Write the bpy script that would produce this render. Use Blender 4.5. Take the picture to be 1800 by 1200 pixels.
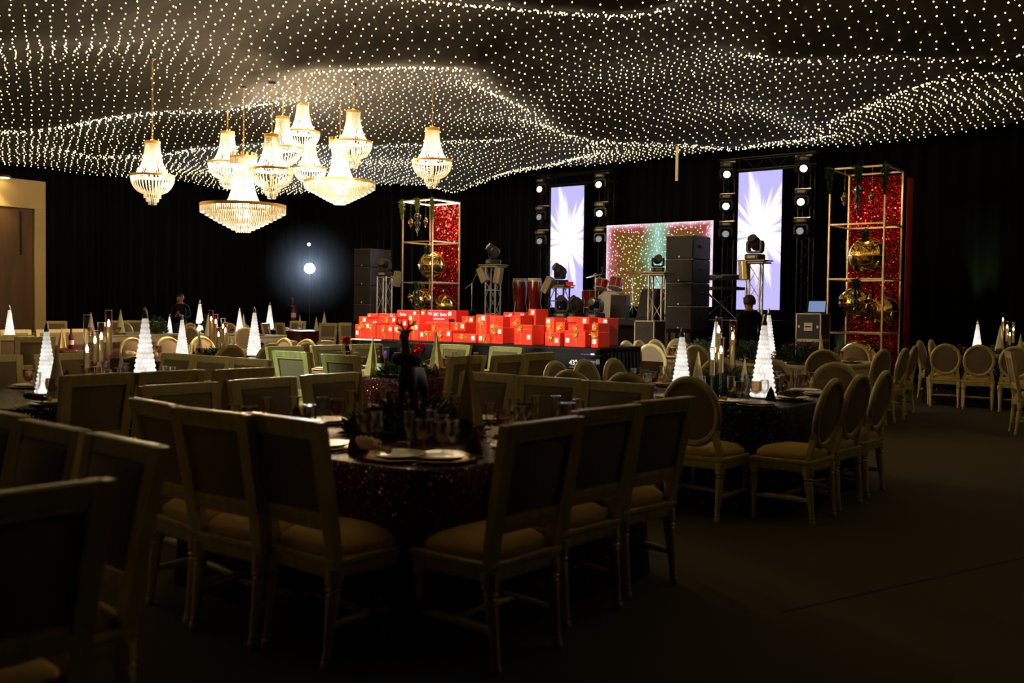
import bpy, bmesh, math, random
import numpy as np
from mathutils import Vector, Matrix

random.seed(7)
rng = np.random.RandomState(11)
for o in list(bpy.data.objects):
    bpy.data.objects.remove(o)
S = bpy.context.scene
C = S.collection
PI = math.pi
R = math.radians

# ------------------------------------------------------------------ camera
# The room's axes are the world's: x along the stage front, y towards the stage.
cam_d = bpy.data.cameras.new('camera')
cam_d.sensor_width = 36.0
cam_d.lens = 35.0
cam_d.clip_end = 200
cam = bpy.data.objects.new('camera', cam_d)
C.objects.link(cam)
CAM_ROT = Matrix.Rotation(R(38), 3, 'Z') @ Matrix.Rotation(R(90 - 1.866), 3, 'X') @ Matrix.Rotation(R(0.75), 3, 'Z')
CAM_POS = Vector((0, 0, 1.45))
cam.matrix_world = Matrix.Translation(CAM_POS) @ CAM_ROT.to_4x4()
cam_d.dof.use_dof = True
cam_d.dof.focus_distance = 13.5
cam_d.dof.aperture_fstop = 2.2
S.camera = cam

# ------------------------------------------------------------------ world, exposure
W = bpy.data.worlds.new('night')
S.world = W
W.use_nodes = True
W.node_tree.nodes['Background'].inputs[0].default_value = (0.9, 0.8, 0.6, 1)
W.node_tree.nodes['Background'].inputs[1].default_value = 0.0006
S.view_settings.view_transform = 'Standard'
S.view_settings.look = 'None'
S.view_settings.gamma = 1.0
S.view_settings.use_curve_mapping = False
S.view_settings.exposure = 1.25
S.cycles.use_denoising = True
S.cycles.use_light_tree = True
S.cycles.use_adaptive_sampling = True
S.cycles.adaptive_threshold = 0.03
S.cycles.adaptive_min_samples = 16
S.cycles.sample_clamp_indirect = 3.0
S.cycles.max_bounces = 6
S.cycles.diffuse_bounces = 2
S.cycles.glossy_bounces = 2
S.cycles.transmission_bounces = 4
S.cycles.transparent_max_bounces = 14
S.cycles.caustics_reflective = False
S.cycles.caustics_refractive = False


def lamp(name, kind, loc, power, color=(1, 1, 1), radius=0.1, target=None, angle=40, blend=0.3, parent=None):
    d = bpy.data.lights.new(name, kind)
    d.energy = power
    d.color = color
    if kind == 'SPOT':
        d.spot_size = R(angle)
        d.spot_blend = blend
    if kind in ('POINT', 'SPOT'):
        d.shadow_soft_size = radius
    o = bpy.data.objects.new(name, d)
    C.objects.link(o)
    o.location = loc
    if target is not None:
        o.rotation_euler = (Vector(target) - Vector(loc)).to_track_quat('-Z', 'Y').to_euler()
    if parent:
        o.parent = parent
    return o


# house spotlight over the dance floor, out of frame above: lights the gift pile and the second table
SPOT_AT = Vector((-6.2, 1.6, 4.0))
GIFT_AIMS = [Vector((-10.4, 10.4, 1.39)), Vector((-9.25, 10.4, 1.38)), Vector((-8.1, 10.4, 1.36)), Vector((-6.95, 10.4, 1.33))]
SPOT_BAR = [SPOT_AT + Vector((-0.6 + 0.4 * k, 0, 0)) for k in range(4)]
for s_, a_ in zip(SPOT_BAR, GIFT_AIMS):
    lamp('gift_spot', 'SPOT', s_, 2150, (1.0, 0.92, 0.78), 0.05, a_, 8.6, 0.25)
SPOT_B = Vector((-9.0, 2.2, 4.3))
lamp('green_spot', 'SPOT', SPOT_B, 520, (0.74, 1.0, 0.66), 0.08, (-7.9, 7.4, 0.85), 27, 0.8)
# flood on a stand beside the far table, facing the hall
FLOOD = Vector((-23.9, 20.4, 2.62))
# green uplights at the foot of the curtain, doorway lamp
UPLIGHTS = [(-4.75, 20.6), (-8.2, 20.9), (-7.6, 20.9)]


# pixel of the photograph -> a point of the room on a plane or at a distance (the photograph's own 1800x1200 frame)
def ray(px, py):
    return (CAM_ROT @ Vector(((px - 900) / 1750, -(py - 600) / 1750, -1))).normalized()


FWD = Vector((-math.sin(R(38)), math.cos(R(38)), 0))


def on_y(px, py, y):
    d = ray(px, py)
    return CAM_POS + d * ((y - CAM_POS.y) / d.y)


def on_z(px, py, z):
    d = ray(px, py)
    return CAM_POS + d * ((z - CAM_POS.z) / d.z)


def at(px, py, dist):
    d = ray(px, py)
    return CAM_POS + d * (dist / d.dot(FWD))


# ------------------------------------------------------------------ materials
MATS = {}


def nodes_of(m):
    m.use_nodes = True
    nt = m.node_tree
    return nt, nt.nodes.get('Principled BSDF')


def mat(name, col, rough=0.6, metal=0.0, var=0.12, scale=8.0, bump=0.0, spec=0.4, emit=None, estr=0.0, sheen=0.0, coords='Object', stretch=None):
    """Principled surface with a little procedural colour variation and optional fine relief."""
    m = bpy.data.materials.new(name)
    nt, b = nodes_of(m)
    tc = nt.nodes.new('ShaderNodeTexCoord')
    src = tc.outputs[coords]
    if stretch:
        mp = nt.nodes.new('ShaderNodeMapping')
        mp.inputs['Scale'].default_value = stretch
        nt.links.new(src, mp.inputs[0])
        src = mp.outputs[0]
    nz = nt.nodes.new('ShaderNodeTexNoise')
    nz.inputs['Scale'].default_value = scale
    nz.inputs['Detail'].default_value = 4
    nt.links.new(src, nz.inputs['Vector'])
    rp = nt.nodes.new('ShaderNodeValToRGB')
    rp.color_ramp.elements[0].position = 0.3
    rp.color_ramp.elements[1].position = 0.7
    rp.color_ramp.elements[0].color = (*[max(0, c * (1 - var)) for c in col], 1)
    rp.color_ramp.elements[1].color = (*[min(1, c * (1 + var)) for c in col], 1)
    nt.links.new(nz.outputs['Fac'], rp.inputs[0])
    nt.links.new(rp.outputs[0], b.inputs['Base Color'])
    b.inputs['Roughness'].default_value = rough
    b.inputs['Metallic'].default_value = metal
    b.inputs['Specular IOR Level'].default_value = spec
    if sheen:
        b.inputs['Sheen Weight'].default_value = sheen
    if emit:
        b.inputs['Emission Color'].default_value = (*emit, 1)
        b.inputs['Emission Strength'].default_value = estr
    if bump:
        bp = nt.nodes.new('ShaderNodeBump')
        bp.inputs['Strength'].default_value = bump
        bp.inputs['Distance'].default_value = 0.01
        nt.links.new(nz.outputs['Fac'], bp.inputs['Height'])
        nt.links.new(bp.outputs[0], b.inputs['Normal'])
    MATS[name] = m
    return m


def sequin(name, col, scale=220.0, tilt=0.55, rough=0.22, metal=0.85, glint=None, share=0.9):
    """Cloth of small shiny discs: each cell tilts its own way."""
    m = bpy.data.materials.new(name)
    nt, b = nodes_of(m)
    tc = nt.nodes.new('ShaderNodeTexCoord')
    vo = nt.nodes.new('ShaderNodeTexVoronoi')
    vo.inputs['Scale'].default_value = scale
    nt.links.new(tc.outputs['Object'], vo.inputs['Vector'])
    sub = nt.nodes.new('ShaderNodeVectorMath')
    sub.operation = 'SUBTRACT'
    sub.inputs[1].default_value = (0.5, 0.5, 0.5)
    nt.links.new(vo.outputs['Color'], sub.inputs[0])
    sc = nt.nodes.new('ShaderNodeVectorMath')
    sc.operation = 'SCALE'
    sc.inputs['Scale'].default_value = tilt * 2
    nt.links.new(sub.outputs[0], sc.inputs[0])
    geo = nt.nodes.new('ShaderNodeNewGeometry')
    ad = nt.nodes.new('ShaderNodeVectorMath')
    nt.links.new(geo.outputs['Normal'], ad.inputs[0])
    nt.links.new(sc.outputs[0], ad.inputs[1])
    no = nt.nodes.new('ShaderNodeVectorMath')
    no.operation = 'NORMALIZE'
    nt.links.new(ad.outputs[0], no.inputs[0])
    nt.links.new(no.outputs[0], b.inputs['Normal'])
    hs = nt.nodes.new('ShaderNodeMix')
    hs.data_type = 'RGBA'
    hs.inputs['A'].default_value = (*[c * 0.55 for c in col], 1)
    hs.inputs['B'].default_value = (*[min(1, c * 1.5) for c in col], 1)
    sp = nt.nodes.new('ShaderNodeSeparateColor')
    nt.links.new(vo.outputs['Color'], sp.inputs[0])
    nt.links.new(sp.outputs[0], hs.inputs['Factor'])
    res = hs.outputs['Result']
    if glint:  # sparkle painted into the colour of a share of the cells
        gt_ = nt.nodes.new('ShaderNodeMath')
        gt_.operation = 'GREATER_THAN'
        gt_.inputs[1].default_value = share
        nt.links.new(sp.outputs[1], gt_.inputs[0])
        h2 = nt.nodes.new('ShaderNodeMix')
        h2.data_type = 'RGBA'
        nt.links.new(gt_.outputs[0], h2.inputs['Factor'])
        nt.links.new(res, h2.inputs['A'])
        h2.inputs['B'].default_value = (*glint, 1)
        res = h2.outputs['Result']
    nt.links.new(res, b.inputs['Base Color'])
    b.inputs['Roughness'].default_value = rough
    b.inputs['Metallic'].default_value = metal
    if glint and metal < 0.95:
        nt.links.new(gt_.outputs[0], b.inputs['Metallic'])
    b.inputs['Specular IOR Level'].default_value = 0.12
    MATS[name] = m
    return m


def glow(name, col, strength, sample=True):
    m = bpy.data.materials.new(name)
    m.use_nodes = True
    nt = m.node_tree
    nt.nodes.clear()
    e = nt.nodes.new('ShaderNodeEmission')
    e.inputs[0].default_value = (*col, 1)
    e.inputs[1].default_value = strength
    out = nt.nodes.new('ShaderNodeOutputMaterial')
    nt.links.new(e.outputs[0], out.inputs[0])
    if not sample:
        m.cycles.emission_sampling = 'NONE'
    MATS[name] = m
    return m


def thin_glass(name, tint=(0.95, 0.95, 0.92), solid=0.12, rough=0.05):
    m = bpy.data.materials.new(name)
    m.use_nodes = True
    nt = m.node_tree
    nt.nodes.clear()
    tr = nt.nodes.new('ShaderNodeBsdfTransparent')
    tr.inputs[0].default_value = (*tint, 1)
    gl = nt.nodes.new('ShaderNodeBsdfGlossy')
    gl.inputs['Roughness'].default_value = rough
    fr = nt.nodes.new('ShaderNodeLayerWeight')
    fr.inputs[0].default_value = 0.4
    ad = nt.nodes.new('ShaderNodeMath')
    ad.operation = 'MULTIPLY_ADD'
    ad.inputs[1].default_value = 0.45
    ad.inputs[2].default_value = solid * 0.25
    nt.links.new(fr.outputs['Fresnel'], ad.inputs[0])
    mx = nt.nodes.new('ShaderNodeMixShader')
    nt.links.new(ad.outputs[0], mx.inputs[0])
    nt.links.new(tr.outputs[0], mx.inputs[1])
    nt.links.new(gl.outputs[0], mx.inputs[2])
    out = nt.nodes.new('ShaderNodeOutputMaterial')
    nt.links.new(mx.outputs[0], out.inputs[0])
    MATS[name] = m
    return m


def crystal(name):
    """Cut glass beads: pass some light through, scatter some, shine."""
    m = bpy.data.materials.new(name)
    m.use_nodes = True
    nt = m.node_tree
    nt.nodes.clear()
    tl = nt.nodes.new('ShaderNodeBsdfTranslucent')
    tl.inputs[0].default_value = (0.97, 0.93, 0.84, 1)
    df = nt.nodes.new('ShaderNodeBsdfDiffuse')
    df.inputs[0].default_value = (0.95, 0.92, 0.84, 1)
    m1 = nt.nodes.new('ShaderNodeMixShader')
    m1.inputs[0].default_value = 0.45
    nt.links.new(tl.outputs[0], m1.inputs[1])
    nt.links.new(df.outputs[0], m1.inputs[2])
    gl = nt.nodes.new('ShaderNodeBsdfGlossy')
    gl.inputs['Roughness'].default_value = 0.15
    m2 = nt.nodes.new('ShaderNodeMixShader')
    m2.inputs[0].default_value = 0.2
    nt.links.new(m1.outputs[0], m2.inputs[1])
    nt.links.new(gl.outputs[0], m2.inputs[2])
    out = nt.nodes.new('ShaderNodeOutputMaterial')
    nt.links.new(m2.outputs[0], out.inputs[0])
    MATS[name] = m
    return m


mat('limed_wood', (0.53, 0.45, 0.19), 0.34, var=0.22, scale=22, bump=0.15, spec=0.55, stretch=(1, 1, 0.25))
mat('seat_fabric', (0.62, 0.40, 0.12), 0.85, var=0.07, scale=60, bump=0.05, sheen=0.2)
mat('back_fabric', (0.22, 0.16, 0.10), 0.9, var=0.08, scale=60, bump=0.05, sheen=0.1)
mat('cream_paint', (0.55, 0.46, 0.30), 0.5, var=0.1, scale=14, bump=0.1)
sequin('maroon_sequin', (0.05, 0.005, 0.008), 170, 0.30, rough=0.28, glint=(0.9, 0.5, 0.36), share=0.975)
sequin('black_sequin', (0.006, 0.006, 0.006), 170, 0.34, rough=0.28, metal=0.9, glint=(0.7, 0.66, 0.62), share=0.98)
sequin('red_sequin', (0.34, 0.005, 0.009), 52, 0.62, rough=0.14, metal=0.95, glint=(1.0, 0.10, 0.09), share=0.72)
mat('carpet', (0.075, 0.062, 0.036), 0.95, var=0.3, scale=180, bump=0.4, spec=0.1)
mat('carpet_seam', (0.03, 0.026, 0.018), 0.95, var=0.2, scale=60)
mat('black_curtain', (0.0045, 0.0045, 0.0045), 0.95, var=0.25, scale=3, spec=0.08, stretch=(3, 3, 0.2))
mat('ceiling_cloth', (0.009, 0.008, 0.007), 0.9, var=0.35, scale=2.0, spec=0.2, stretch=(0.4, 3, 1))
mat('gold', (0.80, 0.52, 0.14), 0.16, 1.0, var=0.04)
mat('brass_frame', (0.75, 0.58, 0.30), 0.35, 0.7, var=0.08)
mat('gilt', (0.85, 0.50, 0.14), 0.3, 0.9, var=0.08)
mat('steel', (0.62, 0.62, 0.60), 0.35, 0.9, var=0.08)
mat('black_steel', (0.03, 0.03, 0.032), 0.45, 0.6, var=0.1)
mat('black_plastic', (0.025, 0.025, 0.027), 0.45, var=0.15, scale=20)
mat('speaker_grille', (0.03, 0.03, 0.033), 0.7, 0.2, var=0.3, scale=160, bump=0.3)
mat('fixture_grey', (0.34, 0.30, 0.20), 0.5, 0.3, var=0.1)
mat('red_paper', (0.78, 0.035, 0.015), 0.42, var=0.05, scale=12, bump=0.04)
mat('red_carton', (0.72, 0.02, 0.02), 0.5, var=0.05)
mat('red_foil', (0.6, 0.012, 0.02), 0.2, 0.8, var=0.15, scale=40)
mat('gold_foil', (0.92, 0.52, 0.10), 0.25, 0.6, var=0.1, scale=60)
mat('white_card', (0.82, 0.80, 0.76), 0.6, var=0.03)
mat('grey_ink', (0.12, 0.11, 0.12), 0.7, var=0.05)
mat('white_ink', (0.85, 0.85, 0.85), 0.6, var=0.02)
mat('black_carton', (0.005, 0.005, 0.006), 0.6, var=0.15, spec=0.2)
mat('purple_print', (0.11, 0.05, 0.38), 0.5, var=0.1)
mat('porcelain', (0.82, 0.72, 0.50), 0.25, var=0.03, spec=0.6)
mat('gold_plate', (0.60, 0.36, 0.08), 0.28, 0.9, var=0.1, scale=30)
mat('dark_plate', (0.05, 0.04, 0.03), 0.2, 0.5, var=0.1)
mat('beige_napkin', (0.60, 0.42, 0.24), 0.9, var=0.12, scale=30, bump=0.2)
mat('black_napkin', (0.012, 0.011, 0.011), 0.9, var=0.12, scale=30)
mat('maroon_napkin', (0.09, 0.008, 0.014), 0.85, var=0.12, scale=30)
thin_glass('glass', (0.99, 0.98, 0.96))
thin_glass('smoke_glass', (0.80, 0.68, 0.52), 0.35, 0.12)
mat('rim_highlight', (0.85, 0.85, 0.82), 0.12, var=0.02, spec=0.9)  # pale painted highlight for the lips of the glasses
crystal('crystal')
mat('fir_green', (0.028, 0.065, 0.02), 0.8, var=0.4, scale=30)
mat('lit_fir', (0.20, 0.26, 0.05), 0.7, var=0.3, scale=30)  # fir green with lamp light mixed into the colour
mat('berry_red', (0.2, 0.008, 0.01), 0.4, var=0.2)
mat('felt_cone', (0.66, 0.60, 0.38), 0.9, var=0.1, scale=40, bump=0.1)
mat('gold_cone', (0.70, 0.52, 0.22), 0.4, 0.15, var=0.18, scale=24, bump=0.1)
mat('deer_black', (0.006, 0.006, 0.006), 0.5, var=0.1)
mat('wax', (0.36, 0.27, 0.11), 0.6, var=0.05, emit=(1.0, 0.62, 0.18), estr=0.03)
glow('flame', (1.0, 0.72, 0.30), 22)
glow('warm_bulb', (1.0, 0.70, 0.36), 40)
glow('fairy_bulb', (1.0, 0.72, 0.30), 8.5)
mat('dark_cloth', (0.005, 0.005, 0.006), 0.9, var=0.15, spec=0.15)
mat('skin', (0.33, 0.17, 0.10), 0.6, var=0.06, scale=20)
mat('hair', (0.010, 0.008, 0.007), 0.6, var=0.2, scale=60)
mat('jeans', (0.02, 0.022, 0.035), 0.85, var=0.15)
mat('wood_panel', (0.125, 0.066, 0.026), 0.5, var=0.22, scale=7, bump=0.06, stretch=(1, 1, 0.15))
mat('cream_wall', (0.60, 0.44, 0.20), 0.7, var=0.05, scale=2)
mat('conga_red', (0.16, 0.008, 0.008), 0.12, var=0.12, spec=0.7)
mat('drum_red', (0.35, 0.02, 0.015), 0.15, 0.2, var=0.1, spec=0.7)
mat('drum_skin', (0.62, 0.50, 0.36), 0.7, var=0.05)
mat('cymbal', (0.55, 0.36, 0.12), 0.3, 0.9, var=0.15, scale=30)
mat('stage_deck', (0.008, 0.008, 0.008), 0.7, var=0.2)
mat('stage_edge', (0.45, 0.42, 0.36), 0.4, 0.6, var=0.1)
mat('aluminium_case', (0.55, 0.54, 0.50), 0.35, 0.8, var=0.08)
mat('silver_ornament', (0.50, 0.52, 0.52), 0.2, 0.8, var=0.05)
mat('red_drape', (0.30, 0.010, 0.014), 0.7, var=0.2, scale=6, stretch=(4, 4, 0.3))
mat('extinguisher_red', (0.35, 0.012, 0.012), 0.35, var=0.05)
mat('flag_red', (0.92, 0.02, 0.012), 0.6, var=0.05)


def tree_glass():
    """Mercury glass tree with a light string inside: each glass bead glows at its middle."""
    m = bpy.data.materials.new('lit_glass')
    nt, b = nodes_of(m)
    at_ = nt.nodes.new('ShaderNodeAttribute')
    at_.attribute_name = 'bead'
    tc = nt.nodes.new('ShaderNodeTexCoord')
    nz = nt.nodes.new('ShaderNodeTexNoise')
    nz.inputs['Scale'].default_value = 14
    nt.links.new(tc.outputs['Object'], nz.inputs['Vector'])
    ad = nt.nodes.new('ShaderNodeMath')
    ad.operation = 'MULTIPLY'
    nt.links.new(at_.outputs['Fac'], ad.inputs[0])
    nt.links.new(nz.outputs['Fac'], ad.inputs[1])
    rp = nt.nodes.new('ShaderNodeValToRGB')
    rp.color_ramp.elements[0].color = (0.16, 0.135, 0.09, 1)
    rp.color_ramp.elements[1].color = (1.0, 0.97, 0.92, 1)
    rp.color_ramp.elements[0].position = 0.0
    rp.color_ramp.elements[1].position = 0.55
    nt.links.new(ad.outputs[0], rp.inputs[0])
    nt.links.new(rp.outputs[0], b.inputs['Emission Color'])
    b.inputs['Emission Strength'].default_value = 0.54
    b.inputs['Base Color'].default_value = (0.75, 0.72, 0.66, 1)
    b.inputs['Roughness'].default_value = 0.18
    MATS['lit_glass'] = m


tree_glass()


def led_burst():
    """LED column picture: white burst over lavender rays."""
    m = bpy.data.materials.new('led_burst')
    m.use_nodes = True
    nt = m.node_tree
    nt.nodes.clear()
    N, L = nt.nodes.new, nt.links.new
    tc = N('ShaderNodeTexCoord')
    sx = N('ShaderNodeSeparateXYZ')
    L(tc.outputs['Object'], sx.inputs[0])
    zo = N('ShaderNodeMath'); zo.operation = 'SUBTRACT'; zo.inputs[1].default_value = 0.15
    L(sx.outputs['Z'], zo.inputs[0])
    an = N('ShaderNodeMath'); an.operation = 'ARCTAN2'
    L(zo.outputs[0], an.inputs[0]); L(sx.outputs['X'], an.inputs[1])
    nz = N('ShaderNodeTexNoise'); nz.noise_dimensions = '1D'
    nz.inputs['Scale'].default_value = 3.2; nz.inputs['Detail'].default_value = 5
    L(an.outputs[0], nz.inputs['W'])
    xx = N('ShaderNodeMath'); xx.operation = 'MULTIPLY'; L(sx.outputs['X'], xx.inputs[0]); L(sx.outputs['X'], xx.inputs[1])
    zz = N('ShaderNodeMath'); zz.operation = 'MULTIPLY'; L(zo.outputs[0], zz.inputs[0]); L(zo.outputs[0], zz.inputs[1])
    z3 = N('ShaderNodeMath'); z3.operation = 'MULTIPLY'; z3.inputs[1].default_value = 0.55; L(zz.outputs[0], z3.inputs[0])
    rr = N('ShaderNodeMath'); L(xx.outputs[0], rr.inputs[0]); L(z3.outputs[0], rr.inputs[1])
    rt = N('ShaderNodeMath'); rt.operation = 'SQRT'; L(rr.outputs[0], rt.inputs[0])
    ma = N('ShaderNodeMath'); ma.operation = 'MULTIPLY_ADD'; ma.inputs[1].default_value = 2.2; ma.inputs[2].default_value = -0.85
    L(nz.outputs['Fac'], ma.inputs[0])
    su = N('ShaderNodeMath'); L(rt.outputs[0], su.inputs[0]); L(ma.outputs[0], su.inputs[1])
    rp = N('ShaderNodeValToRGB')
    e = rp.color_ramp.elements
    e[0].position = 0.66; e[0].color = (1.0, 0.98, 1.0, 1)
    e[1].position = 1.0; e[1].color = (0.44, 0.40, 0.80, 1)
    x = rp.color_ramp.elements.new(0.88); x.color = (0.68, 0.60, 0.97, 1)
    L(su.outputs[0], rp.inputs[0])
    em = N('ShaderNodeEmission'); em.inputs[1].default_value = 0.55
    L(rp.outputs[0], em.inputs[0])
    out = N('ShaderNodeOutputMaterial'); L(em.outputs[0], out.inputs[0])
    MATS['led_burst'] = m


led_burst()


def led_picture():
    """Middle LED wall: sparks over brown and green, a cyan beam, a pale pink border."""
    m = bpy.data.materials.new('led_picture')
    m.use_nodes = True
    nt = m.node_tree
    nt.nodes.clear()
    N, L = nt.nodes.new, nt.links.new
    tc = N('ShaderNodeTexCoord')
    sx = N('ShaderNodeSeparateXYZ'); L(tc.outputs['Object'], sx.inputs[0])

    def m2(op, a, b):
        n = N('ShaderNodeMath'); n.operation = op
        for i, v in enumerate((a, b)):
            if isinstance(v, (int, float)):
                n.inputs[i].default_value = v
            elif v is not None:
                L(v, n.inputs[i])
        return n.outputs[0]

    ax = m2('ABSOLUTE', sx.outputs['X'], None)
    edge = m2('MAXIMUM', m2('MULTIPLY', ax, 0.70), m2('MULTIPLY', sx.outputs['Z'], 1.02))
    rp = N('ShaderNodeValToRGB')
    e = rp.color_ramp.elements
    e[0].position = 0.0; e[0].color = (0.05, 0.045, 0.02, 1)
    e[1].position = 1.0; e[1].color = (0.95, 0.82, 0.95, 1)
    for q_, c in ((0.45, (0.12, 0.08, 0.008, 1)), (0.78, (0.16, 0.055, 0.012, 1)), (0.87, (0.36, 0.07, 0.07, 1)), (0.94, (0.60, 0.34, 0.44, 1))):
        q = e.new(q_); q.color = c
    nz = N('ShaderNodeTexNoise'); nz.inputs['Scale'].default_value = 2.5
    L(tc.outputs['Object'], nz.inputs['Vector'])
    L(m2('MULTIPLY', m2('ADD', edge, m2('MULTIPLY', nz.outputs['Fac'], 0.2)), 0.90), rp.inputs[0])
    # beam
    beam = m2('POWER', m2('MAXIMUM', m2('SUBTRACT', 1.0, m2('MULTIPLY', m2('ABSOLUTE', m2('ADD', sx.outputs['X'], 0.0), None), 2.6)), 0.0), 2.0)
    mx = N('ShaderNodeMix'); mx.data_type = 'RGBA'
    L(m2('MULTIPLY', beam, 0.85), mx.inputs['Factor']); L(rp.outputs[0], mx.inputs['A']); mx.inputs['B'].default_value = (0.45, 0.74, 0.80, 1)
    gr = N('ShaderNodeTexNoise'); gr.inputs['Scale'].default_value = 1.6
    L(tc.outputs['Object'], gr.inputs['Vector'])
    gm = N('ShaderNodeMix'); gm.data_type = 'RGBA'
    L(m2('MINIMUM', m2('MAXIMUM', m2('MULTIPLY', m2('SUBTRACT', m2('SUBTRACT', 0.95, ax), gr.outputs['Fac']), 1.6), 0.0), 0.5), gm.inputs['Factor'])
    L(mx.outputs['Result'], gm.inputs['A']); gm.inputs['B'].default_value = (0.16, 0.42, 0.22, 1)
    vo = N('ShaderNodeTexVoronoi'); vo.voronoi_dimensions = '2D'; vo.inputs['Scale'].default_value = 13
    cx_ = N('ShaderNodeCombineXYZ'); L(sx.outputs['X'], cx_.inputs[0]); L(sx.outputs['Z'], cx_.inputs[1])
    mp = N('ShaderNodeMapping'); mp.inputs['Rotation'].default_value = (0, 0, R(35)); mp.inputs['Scale'].default_value = (1, 0.75, 1)
    L(cx_.outputs[0], mp.inputs[0]); L(mp.outputs[0], vo.inputs['Vector'])
    dots = m2('LESS_THAN', vo.outputs['Distance'], 0.16)
    md = N('ShaderNodeMix'); md.data_type = 'RGBA'
    L(dots, md.inputs['Factor']); L(gm.outputs['Result'], md.inputs['A']); md.inputs['B'].default_value = (1.0, 0.93, 0.80, 1)
    em = N('ShaderNodeEmission'); em.inputs[1].default_value = 0.5
    L(md.outputs['Result'], em.inputs[0])
    out = N('ShaderNodeOutputMaterial'); L(em.outputs[0], out.inputs[0])
    MATS['led_picture'] = m


led_picture()
glow('lens_white', (1.0, 0.99, 0.92), 5)
glow('lens_dim', (0.9, 0.95, 1.0), 0.13)
mat('lens_off', (0.05, 0.055, 0.06), 0.08, var=0.05, spec=0.9)
glow('flood_white', (0.86, 0.93, 1.0), 180)
glow('amber_dot', (1.0, 0.85, 0.4), 3)
glow('laptop_screen', (0.35, 0.5, 0.9), 0.22)
glow('led_strip', (1.0, 0.85, 0.55), 9)
glow('green_lens', (0.3, 1.0, 0.4), 2)
glow('door_lamp_glow', (1.0, 0.72, 0.34), 6)


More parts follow.
